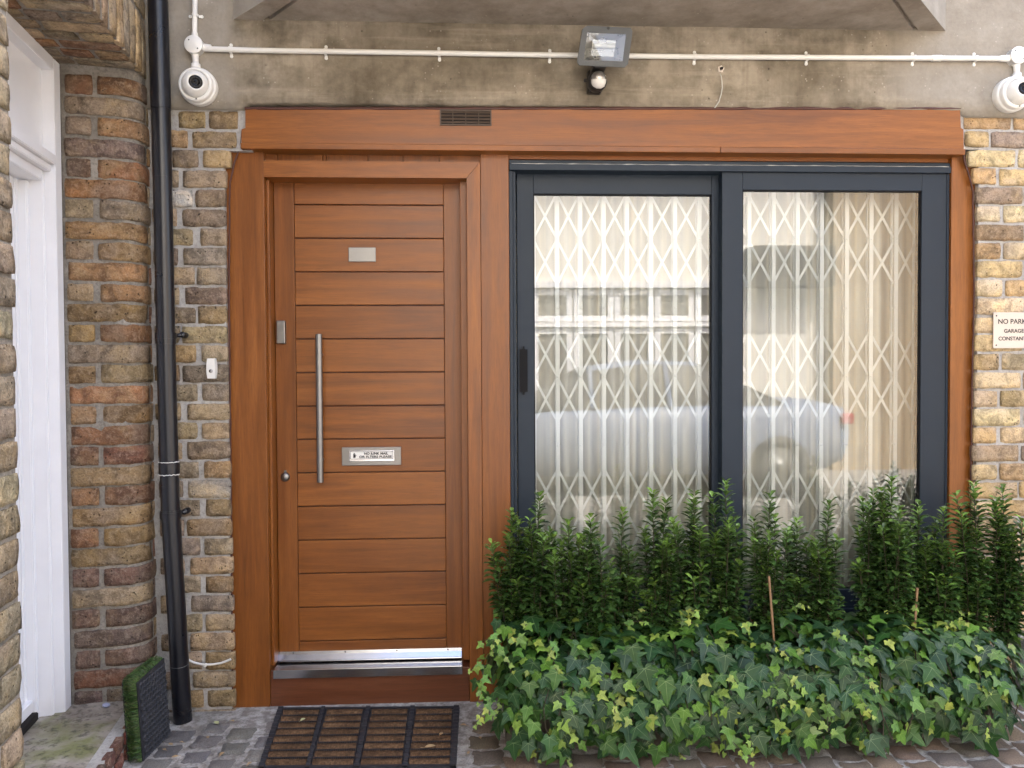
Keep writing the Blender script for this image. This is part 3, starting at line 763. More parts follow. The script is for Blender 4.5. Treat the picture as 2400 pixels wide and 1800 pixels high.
# hand mark: palm, four fingers, thumb
mb = MB(); hx, hz, yy = sx0+tw*0.100, tz, YD-0.0105
mb.box(hx-0.0045, hx+0.0045, yy, yy+0.0004, hz-0.0095, hz+0.0015)
for i, hgt in enumerate((0.0072, 0.0095, 0.0092, 0.0062)): mb.box(hx-0.0046+i*0.0024, hx-0.0046+i*0.0024+0.0019, yy, yy+0.0004, hz+0.0015, hz+hgt)
mb.add([(hx+0.0045, yy, hz-0.006), (hx+0.0085, yy, hz+0.001), (hx+0.0070, yy, hz+0.002), (hx+0.0045, yy, hz-0.001)], [(0, 1, 2, 3)])
mb.build('hand_mark', M['ink'], lp)
# rim lock, key escutcheon, blank plate
x0, x1_, z0, z1 = rect(650.5, 752, 671, 806, YD)
mb = MB(); mb.box(x0, x1_, YD-0.022, YD+0.002, z0, z1, 0, 0.004); mb.build('lock', M['steel'], fd)
c = at(668, 1118, YD-0.006)
mb = MB(); mb.lathe((c.x, YD, c.z), (0, -1, 0), [(0.019, -0.002), (0.0185, 0.004), (0.0165, 0.009), (0.011, 0.0125), (0.0, 0.0138)], 28)
mb.box(c.x-0.005, c.x+0.005, YD-0.004, YD+0.002, c.z+0.017, c.z+0.027, 0, 0.001)
mb.build('escutcheon', M['steel'], fd)
x0, x1_, z0, z1 = rect(817, 580, 881, 614, YD)
mb = MB(); mb.box(x0, x1_, YD-0.005, YD+0.003, z0, z1, 0, 0.0018); tag(mb.build('plate', M['steel'], fd), 'blank brushed steel plate on the upper door')
# weather bar at the foot of the door
wx0, wx1 = at(652, 1530, YD).x, at(1082, 1520, YD).x
zq = at(865, 1522, YD).z; zl = at(865, 1546, YD-0.03).z
prof = [(0.0, zq), (-0.004, zq), (-0.006, zq-0.012), (-0.020, zq-0.030), (-0.034, zl+0.004), (-0.034, zl), (-0.026, zl), (0.0, zq-0.034)]
mb = MB(); n = len(prof)
mb.add([(wx0, YD+y, z_) for y, z_ in prof]+[(wx1, YD+y, z_) for y, z_ in prof], [tuple(range(n)), tuple(range(2*n-1, n-1, -1))]+[(i, (i+1) % n, (i+1) % n+n, i+n) for i in range(n)])
wb = mb.build('weather_bar', M['polished'], fd)
for u in (687, 809, 930, 1050):
    m_ = MB(); q = at(u, 1526, YD-0.006); m_.lathe((q.x, YD-0.004, zq-0.006), (0, -1, 0), [(0.003, 0), (0.003, 0.0015), (0, 0.002)], 10); m_.build('screw', M['ink'], wb)
# polished threshold plate on the sill
tx0, tx1 = at(641, 1578, YP).x, at(1084, 1572, YP).x
zt0, zt1 = at(865, 1586, YP-0.006).z, at(865, 1566, YP-0.006).z
mb = MB(); mb.box(tx0, tx1, YP-0.006, YD+0.02, zt0, zt1, 0, 0.0012); mb.build('threshold_plate', M['polished'], ts)
mb = MB(); mb.box(x0-0.6, x1_+0.6, YD+0.03, YD+0.06, zdb-0.1, zdb-0.0); mb.build('door_packing', M['dark_gap'], ts)
# ================================================================== SLIDING WINDOW
YW = 0.034
wt = thing('sliding_window', (at(1710, 1460, YW).x, YW, zw0), 'dark grey aluminium two-pane sliding window beside the front door', 'window')
wx0, wx1 = xm1+0.001, xp0-0.001
zwt = at(1700, 379, YW).z
def wbx(name, x0, x1, y0, y1, z0, z1, mat='anthracite', parent=None, bev=0.0015):
    m_ = MB(); m_.box(x0, x1, y0, y1, z0, z1, 0, bev); return m_.build(name, M[mat], parent or wt)
zh1 = at(1700, 388, YW).z; zh2 = at(1700, 402, YW-0.008).z
fl_x = at(1211, 900, YW).x; fr_x = at(2217, 900, YW).x
wbx('frame_head', wx0, wx1, YW-0.004, YW+0.14, zh1, zwt)
wbx('frame_track', wx0+0.001, wx1-0.001, YW-0.012, YW+0.14, zh2, zh1-0.0015)
wbx('frame_jamb', wx0, fl_x-0.012, YW, YW+0.14, zw0, zh2-0.0006)
wbx('frame_jamb', fl_x-0.0112, fl_x, YW+0.010, YW+0.14, zw0, zh2-0.0006)
wbx('frame_jamb', fr_x, wx1, YW, YW+0.14, zw0, zh2-0.0006)
wbx('frame_sill', fl_x+0.0006, fr_x-0.0006, YW-0.010, YW+0.14, zw0, zw0+0.035)
mb = MB(); pts = []; nq = 90
for i in range(nq): 
    x_ = wx0+0.01+(wx1-wx0-0.02)*i/(nq-1); pts.append(Vector((x_, YW-0.0115, zh1-0.001+0.0012*mnoise.noise(Vector((i*.5, 2, 0))))))
mb.tube(pts, [0.0008+0.0022*max(0, mnoise.noise(Vector((i*.45, 9, 0)))) for i in range(nq)], 5); mb.build('old_sealant', M['white_plastic_grey'], wt)
def sash(u0, u1, gu0, gu1, vt, gv, y, th, zb, gasket_right=False):
    x0, x1 = at(u0, 900, y).x, at(u1, 900, y).x; g0, g1 = at(gu0, 900, y).x, at(gu1, 900, y).x
    zt_, zg = at((u0+u1)/2, vt, y).z, at((u0+u1)/2, gv, y).z
    m_ = MB(); m_.box(x0, g0, y, y+th, zb, zt_, 0, 0.002); s_ = m_.build('sash', M['anthracite'], wt)
    wbx('stile', g1, x1, y, y+th, zb, zt_, parent=s_)
    wbx('rail', g0+0.0004, g1-0.0004, y, y+th, zg, zt_, parent=s_)
    wbx('rail', g0+0.0004, g1-0.0004, y, y+th, zb, zb+0.075, parent=s_)
    # black glazing gasket
    for (a, b, c, d) in ((g0+0.0005, g0+0.004, zb+0.0755, zg-0.0005), (g1-0.004, g1-0.0005, zb+0.0755, zg-0.0005), (g0+0.0045, g1-0.0045, zg-0.0045, zg-0.0005)):
        wbx('gasket', a, b, y+0.004, y+0.02, c, d, 'gasket', s_, 0)
    m_ = MB(); m_.add([(g0+0.001, y+0.012, zb+0.07), (g1-0.001, y+0.012, zb+0.07), (g1-0.001, y+0.012, zg+0.005), (g0+0.001, y+0.012, zg+0.005)], [(0, 1, 2, 3)])
    m_.build('glass_pane', M['glass'], s_)
    return s_, g0, g1, zg
s1, ga0, ga1, gaz = sash(1213, 1690, 1252, 1668, 406, 455, YW+0.052, 0.045, zw0+0.036)
s2, gb0, gb1, gbz = sash(1692, 2216, 1740, 2158, 403.5, 446, YW+0.004, 0.045, zw0+0.036)
# recessed pull of the sliding sash
x0, x1_, z0, z1 = rect(1218, 812, 1236, 925, YW+0.052)
m_ = MB(); bmm = bmesh.new(); bmesh.ops.create_cube(bmm, size=1)
for q in bmm.verts: q.co = Vector(((x0+x1_)/2+q.co.x*(x1_-x0), YW+0.046+q.co.y*0.014, (z0+z1)/2+q.co.z*(z1-z0)))
bmesh.ops.bevel(bmm, geom=[e for e in bmm.edges if abs(e.verts[0].co.y-e.verts[1].co.y) > 0.005], offset=0.012, segments=5, affect='EDGES')
m_.bm(bmm); m_.build('pull_handle', M['gasket'], s1)

# ---- collapsible security grille behind each pane
def grille(us, y, gl, gr, label, zlo):
    xs_ = [at(u, 900, y).x for u in us]
    gr_ = thing('security_grille', ((xs_[0]+xs_[-1])/2, y, zlo), label, 'grille', 'white collapsible grilles behind the window panes')
    um = (us[0]+us[-1])/2
    zr = [at(um, v, y).z for v in (560, 883, 1202)]; per = (zr[0]-zr[2])/2
    zr = [zr[0]-per*i for i in range(3)]; mids = [zr[0]-per/2, zr[1]-per/2, zr[0]+per*0.33]
    ztop = at(um, 455, y).z+0.05
    me = {}
    def inst(name, key, mk, loc, parent):
        if key not in me:
            m_ = mk(); o = m_.build(name, M['grille_white'], parent, origin=(0, 0, 0)); me[key] = o.data
            o.location = Vector(loc)-wloc(parent); WL[o.name] = Vector(loc); return o
        return link(name, me[key], loc, parent)
    def bar():
        m_ = MB(); h = ztop-zlo
        m_.box(-0.0088, 0.0088, -0.004, 0.004, 0, h, 0, 0.001)              # front flat
        m_.box(-0.0095, -0.0045, 0.016, 0.030, 0, h, 0, 0.001)              # rear channel
        for zz in zr+mids[:2]:
            m_.lathe((0, -0.004, zz-zlo), (0, -1, 0), [(0.0042, 0), (0.004, 0.0016), (0.0, 0.0026)], 10)
            m_.tube([(0, 0.004, zz-zlo), (0, 0.024, zz-zlo)], 0.003, 6)
        return m_
    for x in xs_: inst('upright', 'bar', bar, (x, y, zlo), gr_)
    half = per*0.335
    rows = []
    for zz in zr: rows += [(zz, zz+half-0.002), (zz-half+0.002, zz)]
    for i, (xa, xb) in enumerate(zip(xs_, xs_[1:])):
        for (z0, z1) in rows:
            z0 += 0.006; z1 -= 0.006
            if z1 < zlo: continue
            for sgn in (1, -1):
                dx, dz = (xb-xa-0.006), (z1-z0)
                def diag(dx=dx, dz=dz, sgn=sgn):
                    m_ = MB(); t = Vector((dx*sgn, 0, dz)).normalized(); n_ = Vector((-t.z, 0, t.x)); ln = math.hypot(dx, dz)/2
                    yb = 0.008 if sgn > 0 else 0.0115
                    for w0, w1, yo in ((-0.0048, -0.0012, 0), (0.0012, 0.0048, 0), (-0.0012, 0.0012, 0.0026)):
                        m_.add([t*-ln+n_*w0+Vector((0, yb+yo, 0)), t*ln+n_*w0+Vector((0, yb+yo, 0)), t*ln+n_*w1+Vector((0, yb+yo, 0)), t*-ln+n_*w1+Vector((0, yb+yo, 0)),
                                t*-ln+n_*w0+Vector((0, yb+0.0034, 0)), t*ln+n_*w0+Vector((0, yb+0.0034, 0)), t*ln+n_*w1+Vector((0, yb+0.0034, 0)), t*-ln+n_*w1+Vector((0, yb+0.0034, 0))],
                               [(0, 1, 2, 3), (7, 6, 5, 4), (0, 4, 5, 1), (3, 2, 6, 7), (0, 3, 7, 4), (1, 5, 6, 2)])
                    return m_
                inst('lattice_bar', ('d', sgn, round(dx, 3), round(dz, 3)), diag, ((xa+xb)/2, y, (z0+z1)/2), gr_)
    return gr_
YG = 0.185
zlo = zw0+0.06
grille((1252, 1307, 1361, 1415.5, 1470, 1525.5, 1582, 1639, 1695), YG, ga0, ga1, 'white collapsible security grille behind the left window pane', zlo)
grille((1700, 1755, 1812, 1868, 1924.5, 1983, 2040, 2098, 2150), YG, gb0, gb1, 'white collapsible security grille behind the right window pane', zlo)
# ---- curtains
def curtain(x0, x1, y, label, ph):
    m_ = MB(); n = int((x1-x0)/0.006); vs_ = []
    for j in range(9):
        zz = zw0+0.02+(2.30-zw0)*j/8
        for i in range(n+1):
            x = x0+(x1-x0)*i/n
            yy = y+0.020*math.sin(x*62+ph+1.2*math.sin(x*9))+0.012*math.sin(x*25+ph*2)+0.004*mnoise.noise(Vector((x*20, zz*1.2, ph)))
            vs_.append((x, yy, zz))
    m_.add(vs_, [(j*(n+1)+i, j*(n+1)+i+1, (j+1)*(n+1)+i+1, (j+1)*(n+1)+i) for j in range(8) for i in range(n)], 0, True)
    return tag(m_.build('curtain', M['curtain'], recalc=False), label, 'curtain', 'pale curtains behind the grilles')
xmid = at(1700, 900, 0.3).x
curtain(ga0-0.1, xmid, 0.275, 'pale curtain hanging in folds behind the left window pane', 0.0)
curtain(xmid+0.015, gb1+0.32, 0.285, 'pale curtain hanging in folds behind the right window pane', 2.0)
mb = MB()
ra, rb = wx0-0.15, wx1+0.42
mb.add([(ra, 1.6, 0), (rb, 1.6, 0), (rb, 1.6, 2.7), (ra, 1.6, 2.7)], [(0, 1, 2, 3)])
mb.add([(ra, 0.18, 0), (ra, 1.6, 0), (ra, 1.6, 2.7), (ra, 0.18, 2.7)], [(0, 1, 2, 3)])
mb.add([(rb, 0.18, 0), (rb, 1.6, 0), (rb, 1.6, 2.7), (rb, 0.18, 2.7)], [(0, 1, 2, 3)])
mb.add([(ra, 0.16, 2.7), (rb, 0.16, 2.7), (rb, 1.6, 2.7), (ra, 1.6, 2.7)], [(0, 1, 2, 3)])
mb.add([(ra, 0.16, 0.02), (rb, 0.16, 0.02), (rb, 1.6, 0.02), (ra, 1.6, 0.02)], [(0, 1, 2, 3)])
tag(mb.build('room_wall', M['room'], recalc=False), kind='structure')

# ================================================================== DOWNPIPE
YPI = -0.088
dp = thing('downpipe', (at(429, 1725, YPI).x, YPI, 0), 'black plastic rainwater downpipe leaning in the corner left of the door', 'downpipe')
path = [(368, -60), (371, 0), (381.5, 450), (391, 900), (400, 1206), (410, 1370), (429, 1722)]
P = [at(u, v, YPI) for u, v in path]; P[-1].z = max(P[-1].z, 0.002)
PR = 0.0338
mb = MB(); mb.tube(P, PR, 28); mb.build('pipe', M['black_pvc'], dp)
def pipe_at(v):
    for (u0, v0), (u1, v1) in zip(path, path[1:]):
        if v <= v1: return at(u0+(u1-u0)*(v-v0)/(v1-v0), v, YPI)
for va, vb, r in ((-40, 256, PR+0.0022), (258, 416, PR+0.0008), (788, 806, PR+0.0028), (1083, 1110, PR+0.0035), (1196, 1216, PR+0.003)):
    mb = MB(); A_, B_ = pipe_at(va), pipe_at(vb); mb.tube([A_, A_+(B_-A_)*0.01, B_], r, 28); mb.build('collar', M['black_pvc'], dp)
for v in (1082, 1111.5):                      # dabs of pale sealant round the coupling
    mb = MB(); c_ = pipe_at(v); pts = []
    for i in range(33):
        an = math.pi*(1.0+i/32.0); pts.append(c_+Vector((math.cos(an)*(PR+0.003), math.sin(an)*(PR+0.003), 0.003*mnoise.noise(Vector((i*.6, v, 0))))))
    mb.tube(pts, [0.0012+0.0016*abs(mnoise.noise(Vector((i*.9, v, 3)))) for i in range(33)], 5); mb.build('sealant', M['white_plastic'], dp)
for v, ear in ((787, 430), (1206, 436)):
    c_ = pipe_at(v); mb = MB()
    mb.tube([c_+Vector((0, 0, -0.011)), c_+Vector((0, 0, -0.0105)), c_+Vector((0, 0, 0.011))], PR+0.0048, 28)
    e = at(ear, v-(2 if v < 900 else 8), -0.03)
    mb.tube([c_+Vector((PR*0.75, 0.018, 0)), (e.x-0.012, -0.045, e.z-0.002), (e.x, -0.042, e.z)], [0.008, 0.0085, 0.0085], 10)
    mb.lathe((e.x, -0.03, e.z), (0, -1, 0), [(0.011, -0.026), (0.011, 0.016), (0.009, 0.018), (0, 0.018)], 16)
    mb.tube([c_+Vector((-PR*0.8, 0.02, 0)), c_+Vector((-PR*0.8-0.02, 0.03, 0.004))], 0.008, 8)
    cl = mb.build('clip', M['black_pvc'], dp)
    mb = MB(); mb.lathe((e.x, -0.048, e.z), (0, -1, 0), [(0.0042, 0), (0.0040, 0.0015), (0.0022, 0.0016), (0.0, 0.0006)], 12); mb.build('screw', M['galv'], cl)
# thin wire round the pipe foot
mb = MB(); c_ = pipe_at(1558); pts = []
for i in range(25):
    an = math.pi*(0.95+i/24.0*1.1); pts.append(c_+Vector((math.cos(an)*(PR+0.0012), math.sin(an)*(PR+0.0012), 0.002*math.sin(an*2)+0.003*math.cos(an))))
mb.tube(pts, 0.0009, 5); mb.build('wire', M['galv'], dp)

# ================================================================== CONDUIT
YC = -0.036
cn = thing('cable_conduit', at(1300, 130, YC), 'white plastic cable conduit running along the concrete beam between two cameras', 'conduit')
hp = [(478, 114.5), (600, 118), (1029, 124.5), (1289, 129), (1629, 133), (1892, 134.5), (2142, 136), (2362, 137.5)]
CR = 0.0098
mb = MB(); mb.tube([at(u, v, YC) for u, v in hp], CR, 16); mb.build('tube', M['white_plastic'], cn)
mb = MB(); mb.tube([at(457.5, -60, YC), at(456, 84, YC)], CR, 16); mb.build('tube', M['white_plastic'], cn)
def hv(u):
    for (u0, v0), (u1, v1) in zip(hp, hp[1:]):
        if u <= u1: return v0+(v1-v0)*(u-u0)/(u1-u0)
    return hp[-1][1]
clipmesh = {}
def saddle(horizontal):
    m_ = MB(); r = CR+0.0018; pts = []
    t_ = Vector((1, 0, 0)) if horizontal else Vector((0, 0, 1)); s_ = Vector((0, 0, 1)) if horizontal else Vector((1, 0, 0)); w_ = 0.0052
    prof = [(-0.026, 0.0118), (-0.0125, 0.0118)]+[(-r*math.cos(math.pi*i/8), -r*math.sin(math.pi*i/8)) for i in range(9)]+[(0.0125, 0.0118), (0.026, 0.0118)]
    vs_ = []
    for a, y in prof:
        for q in (-w_, w_):
            for th in (0, 0.0014): vs_.append(t_*q+s_*a*(1 if a < 0 else 1)+Vector((0, y+th-0.0014, 0)))
    fs_ = []
    for i in range(len(prof)-1):
        b = i*4; fs_ += [(b, b+2, b+6, b+4), (b+1, b+5, b+7, b+3), (b, b+4, b+5, b+1), (b+2, b+3, b+7, b+6)]
    m_.add(vs_, fs_)
    for sg in (-1, 1):
        m_.lathe(s_*sg*0.0215+Vector((0, 0.0118, 0)), (0, -1, 0), [(0.0062, -0.002), (0.0062, 0.0018), (0.0028, 0.0022), (0.0026, 0.0004), (0, 0.0004)], 14)
    return m_
def put_clip(u, v, horizontal, angle=0.0):
    q = at(u, v, YC)
    if horizontal not in clipmesh:
        o = saddle(horizontal).build('saddle_clip', M['white_plastic_grey'] if False else M['white_plastic'], cn, origin=(0, 0, 0)); clipmesh[horizontal] = o.data
        o.location = q-wloc(cn); o.rotation_euler = (0, angle, 0); return
    link('saddle_clip', clipmesh[horizontal], q, cn, rot=(0, angle, 0))
for u in (540, 763, 1029, 1289, 1629, 1892, 2142, 2287): put_clip(u, hv(u), True, rnd(-0.06, 0.06))
put_clip(457, 36, False)
mb = MB(); mb.tube([at(2184, hv(2184), YC), at(2185, hv(2185), YC), at(2206, hv(2206), YC)], CR+0.0022, 16); mb.build('coupler', M['white_plastic'], cn)
def junction(u, v, right):
    q = at(u, v, YC); m_ = MB()
    m_.lathe((q.x, -0.020, q.z), (0, -1, 0), [(0.0335, 0), (0.0335, 0.030), (0.0345, 0.0305), (0.0345, 0.034), (0.033, 0.0355), (0, 0.0355)], 32)
    h = at(u+(-38 if right else 38), v+(4 if not right else 4), YC)
    m_.tube([(q.x+(-0.03 if right else 0.03), YC, h.z), (h.x, YC, h.z)], [0.0145, 0.0112], 16)
    m_.tube([(q.x+(0.002 if right else 0), YC, q.z-0.028), (q.x+(0.004 if right else 0.002), YC, q.z-0.060)], [0.0140, 0.0108], 16)
    if not right: m_.tube([(q.x, YC, q.z+0.028), (q.x, YC, q.z+0.05)], [0.0140, 0.0108], 16)
    j_ = m_.build('junction_box', M['white_plastic'], cn)
    for a, b in ((-0.016, 0.016), (0.016, -0.016)):
        m_ = MB(); m_.lathe((q.x+a, -0.0555, q.z+b), (0, -1, 0), [(0.0028, 0), (0.0026, 0.0005), (0, 0.0006)], 10); m_.build('screw', M['ink'], j_)
    # threaded gland down to the camera
    m_ = MB(); zz = q.z-0.060; xx = q.x+(0.004 if right else 0.002)
    m_.lathe((xx, YC, zz), (0, 0, -1), [(0.0115, 0), (0.0115, 0.006), (0.0168, 0.008), (0.0175, 0.022), (0.0150, 0.026), (0.0150, 0.036)], 6 if False else 18); m_.build('gland', M['white_plastic'], cn)
junction(457, 108, False); junction(2381, 133, True)

# ---- turret security cameras
def turret(u, v, look, label):
    q = at(u, v, -0.03); c_ = Vector((q.x, -0.024, q.z))
    t_ = thing('security_camera', c_, label, 'camera', 'white turret security cameras')
    ax = Vector((0.0, -1, -0.06)).normalized()
    m_ = MB(); m_.lathe(c_, ax, [(0.066, -0.01), (0.069, 0.004), (0.069, 0.028), (0.067, 0.032), (0.064, 0.033), (0.063, 0.036), (0.063, 0.052), (0.060, 0.0575), (0.051, 0.059), (0.050, 0.055)], 40); bs = m_.build('base', M['white_plastic'], t_)
    for an in (0.6, 2.7, 4.8):
        e = c_+ax*0.0580+Vector((math.cos(an)*0.0555, 0, math.sin(an)*0.0555)); m_ = MB(); m_.lathe(e, ax, [(0.0032, 0), (0.003, 0.0012), (0, 0.0014)], 10); m_.build('screw', M['grey_metal'], bs)
    lk = Vector(look).normalized(); e = c_+ax*0.050; r = 0.0495
    prof = [(r*math.sin(math.pi*(1-i/14)), r*math.cos(math.pi*(1-i/14))) for i in range(0, 11)]
    m_ = MB(); m_.lathe(e, lk, prof+[(0.0335, 0.037), (0.0300, 0.0415), (0.0255, 0.0425), (0.0245, 0.040)], 40); m_.build('eyeball', M['white_plastic'], t_)
    m_ = MB(); m_.lathe(e, lk, [(0.0245, 0.0403), (0.020, 0.0415), (0.012, 0.042), (0.011, 0.040), (0.007, 0.041), (0, 0.0425)], 32); m_.build('lens', M['lens_glass'], t_)
turret(468, 206, (0.36, -1.0, -0.10), 'white turret security camera on the beam above the downpipe')
turret(2366, 224, (-0.02, -1.0, 0.04), 'white turret security camera at the right end of the conduit')

# ================================================================== FLOODLIGHT WITH SENSOR
flt = thing('floodlight', at(1400, 190, -0.03), 'dark grey floodlight with motion sensor mounted on the concrete beam', 'floodlight')
yt, yb = -0.185, -0.145
def fq(u, v, f, dy=0.0): return at(u, v, yt+(yb-yt)*f+dy)
O = [fq(1376, 60, 0), fq(1478, 65, 0), fq(1483, 73, .08), fq(1472, 150, .92), fq(1464, 158, 1), fq(1358, 153, 1), fq(1353, 145, .92), fq(1365, 68, .08)]
I = [fq(1377, 76, .15), fq(1467, 80, .15), fq(1467.5, 81, .16), fq(1460, 143, .86), fq(1459, 144, .87), fq(1369, 141, .87), fq(1368, 140, .86), fq(1376.5, 77, .16)]
nrm = (O[1]-O[0]).cross(O[5]-O[0]).normalized()
if nrm.y > 0: nrm = -nrm
mb = MB()
Ob = [p_-nrm*0.014 for p_ in O]; cen = sum(O, Vector())/8; Bk = [cen+(p_-cen)*0.62-nrm*0.085 for p_ in O]; Ii = [p_-nrm*0.006 for p_ in I]
ring = lambda a, b: [(a+i, a+(i+1) % 8, b+(i+1) % 8, b+i) for i in range(8)]
mb.add(O+I+Ob+Bk+Ii, ring(0, 8)+ring(16, 0)+ring(24, 16)+ring(8, 32)+[tuple(range(24, 32))])
body = mb.build('body', M['grey_metal'], flt)
mb = MB(); Rf = [cen+(p_-cen)*0.60-nrm*0.045 for p_ in I]
mb.add(Ii+Rf, ring(0, 8)+[tuple(range(8, 16))]); mb.build('reflector', M['silver_plastic'], flt)
mb = MB(); ux = (O[1]-O[0]).normalized(); cl_ = cen-nrm*0.030+(O[0]-O[5]).normalized()*0.006
mb.tube([cl_-ux*0.040, cl_-ux*0.0395, cl_+ux*0.040], 0.009, 14); mb.build('lamp_tube', M['fresnel_white'], flt)
mb = MB(); mb.add([p_-nrm*0.003 for p_ in I], [tuple(range(8))]); mb.build('front_glass', M['glass'], flt, recalc=False)
mb = MB(); s_ = fq(1426, 66, 0.06); mb.lathe(s_-nrm*0.001, nrm, [(0.0055, 0), (0.005, 0.004), (0.003, 0.0045), (0, 0.003)], 14); mb.build('screw', M['black_plastic'], flt)
# bracket, sensor
q = at(1399, 186, -0.09)
mb = MB(); mb.box(q.x-0.030, q.x+0.026, -0.055, -0.015, q.z-0.036, q.z+0.052, 0, 0.008)
mb.box(q.x-0.020, q.x+0.030, -0.135, -0.040, q.z+0.028, q.z+0.052, 0, 0.005); mb.build('bracket', M['black_plastic'], flt)
mb = MB(); mb.lathe((q.x, -0.055, q.z-0.006), Vector((0.0, -1, -0.10)), [(0.030, -0.01), (0.037, 0.02), (0.038, 0.045), (0.034, 0.060), (0.030, 0.062)], 28); mb.build('sensor_housing', M['black_plastic'], flt)
mb = MB(); c_ = Vector((q.x+0.003, -0.108, q.z-0.012))
for lo_, hi_, mi in ((0.1, 1.5708, 0),):
    pr_ = [(0.0315*math.cos(a_), 0.0315*math.sin(a_)) for a_ in [0.0+1.5708*i/10 for i in range(11)]]
    mb.lathe(c_+Vector((0, 0, 0.004)), (0, -0.25, 1), pr_, 28, 0)
mb.build('sensor_cap', M['silver_plastic'], flt)
mb = MB(); mb.lathe(c_+Vector((0, 0, 0.004)), (0, 0.10, -1), [(0.0300, -0.001), (0.0285, 0.014), (0.023, 0.027), (0.012, 0.034), (0, 0.036)], 28); mb.build('sensor_lens', M['fresnel_white'], flt)
mb = MB(); e = at(1374, 191, -0.05); mb.lathe((e.x+0.008, -0.06, e.z), (-1, 0, 0), [(0.007, 0), (0.007, 0.018), (0, 0.019)], 12); mb.build('knob', M['black_plastic'], flt)

# ---- loose cable and hole in the beam
mb = MB(); pts = [at(u, v, y) for u, v, y in ((1687, 172, -0.018), (1690, 178, -0.032), (1692, 190, -0.034), (1693, 205, -0.034), (1690, 222, -0.032), (1685, 238, -0.028), (1676, 252, -0.022), (1668, 258, -0.014))]
mb.tube(pts, 0.0022, 8)
lc = tag(mb.build('loose_cable', M['white_plastic_grey']), 'short pale cable hanging from a hole in the concrete beam', 'cable')
mb = MB(); q = at(1690, 161, -0.024); vs_ = [q+Vector((0, -0.002, 0))]; n = 26
for i in range(n):
    an = 2*math.pi*i/n; r_ = 0.019*(1+0.6*mnoise.noise(Vector((math.cos(an)*2, math.sin(an)*2, 3)))); vs_.append(q+Vector((math.cos(an)*r_, 0.004, math.sin(an)*r_)))
mb.add(vs_, [(0, i+1, (i+1) % n+1) for i in range(n)], 0, True); mb.build('filler_patch', M['sign_cream'], beam)
mb = MB(); vs_ = [q+Vector((0, -0.0045, 0))]
for i in range(14):
    an = 2*math.pi*i/14; r_ = 0.007*(1+0.7*mnoise.noise(Vector((math.cos(an)*3, math.sin(an)*3, 8)))); vs_.append(q+Vector((math.cos(an)*r_, -0.004, math.sin(an)*r_*1.1)))
mb.add(vs_, [(0, i+1, (i+1) % 14+1) for i in range(14)]); mb.build('hole', M['dark_gap'], beam)

# ---- air vent in the fascia
vx0, vx1, vz0, vz1 = rect(1031, 257, 1152, 294, YF-0.004)
vt = thing('air_vent', ((vx0+vx1)/2, YF, vz0), 'brown plastic louvred air vent set into the timber fascia', 'vent')
t_ = 0.005
for nm, a, b, c, d in (('vent_frame', vx0, vx1, vz1-t_, vz1), ('vent_frame', vx0, vx1, vz0, vz0+t_), ('vent_frame', vx0, vx0+t_, vz0+t_, vz1-t_), ('vent_frame', vx1-t_, vx1, vz0+t_, vz1-t_)):
    mb = MB(); mb.box(a, b, YF-0.005, YF+0.004, c, d); mb.build(nm, M['vent_brown'], vt)
mb = MB(); mb.box(vx0+0.002, vx1-0.002, YF-0.0016, YF-0.0006, vz0+0.002, vz1-0.002); mb.build('vent_back', M['dark_gap'], vt)
for i in range(1, 4):
    x = vx0+(vx1-vx0)*i/4; mb = MB(); mb.box(x-0.0018, x+0.0018, YF-0.0052, YF-0.0012, vz0+t_, vz1-t_); mb.build('divider', M['vent_brown'], vt)
for i in range(1, 5):
    zz = vz0+t_+(vz1-vz0-2*t_)*(i-0.35)/4; mb = MB()
    mb.add([(vx0+t_, YF-0.0048, zz-0.0045), (vx1-t_, YF-0.0048, zz-0.0045), (vx1-t_, YF-0.0018, zz+0.0035), (vx0+t_, YF-0.0018, zz+0.0035), (vx0+t_, YF-0.0033, zz-0.0045), (vx1-t_, YF-0.0033, zz-0.0045)], [(0, 1, 2, 3), (0, 4, 5, 1), (4, 3, 2, 5)])
    mb.build('louvre', M['vent_brown'], vt)

# ---- bell push
bx0, bx1, bz0, bz1 = rect(485, 840, 507, 887, -0.02)
bl = thing('bell_push', ((bx0+bx1)/2, -0.012, bz0), 'white wireless bell push on the brick strip beside the door', 'doorbell')
mb = MB(); cx = (bx0+bx1)/2; n = 8; ol = []
for i in range(n+1): ol.append((bx1-0.004+0.004*math.sin(math.pi*i/n), bz0+(bz1-bz0)*i/n))
ol += [(2*cx-x, z_) for x, z_ in reversed(ol)]
mb.prism(ol, -0.028, -0.006); mb.build('case', M['white_plastic'], bl)
mb = MB(); mb.lathe((cx, -0.028, bz0+(bz1-bz0)*0.37), (0, -1, 0), [(0.0075, -0.001), (0.007, 0.0025), (0, 0.0035)], 20)
for q in range(0): pass
mb.build('button', M['silver_plastic'], bl)
# ---- notice on the right
YS = -0.016
nx0, nx1, nz0, nz1 = rect(2328.5, 732, 2460, 816, YS)
nt = thing('notice', ((nx0+nx1)/2, YS, nz0), 'cream no parking notice screwed to the yellow brick wall', 'sign')
mb = MB(); mb.box(nx0, nx1, YS, YS+0.005, nz0, nz1, 0, 0.0012); mb.build('plate', M['sign_cream'], nt)
for u, v in ((2335.5, 740), (2335, 809)):
    q = at(u, v, YS); mb = MB(); mb.lathe((q.x, YS, q.z), (0, -1, 0), [(0.0030, 0), (0.0028, 0.0012), (0, 0.0014)], 12); mb.build('screw', M['ink'], nt)
for u, v, s_, h_, ww in ((2339.5, 754, 'NO PARKING', 0.0275, 103), (2353, 776, 'GARAGE IN', 0.0215, 78), (2340, 794, 'CONSTANT USE', 0.0215, 105)):
    q = at(u, v, YS); text('lettering', s_, q.x, q.z, YS-0.0006, h_, 'ink', nt, 0.0004)
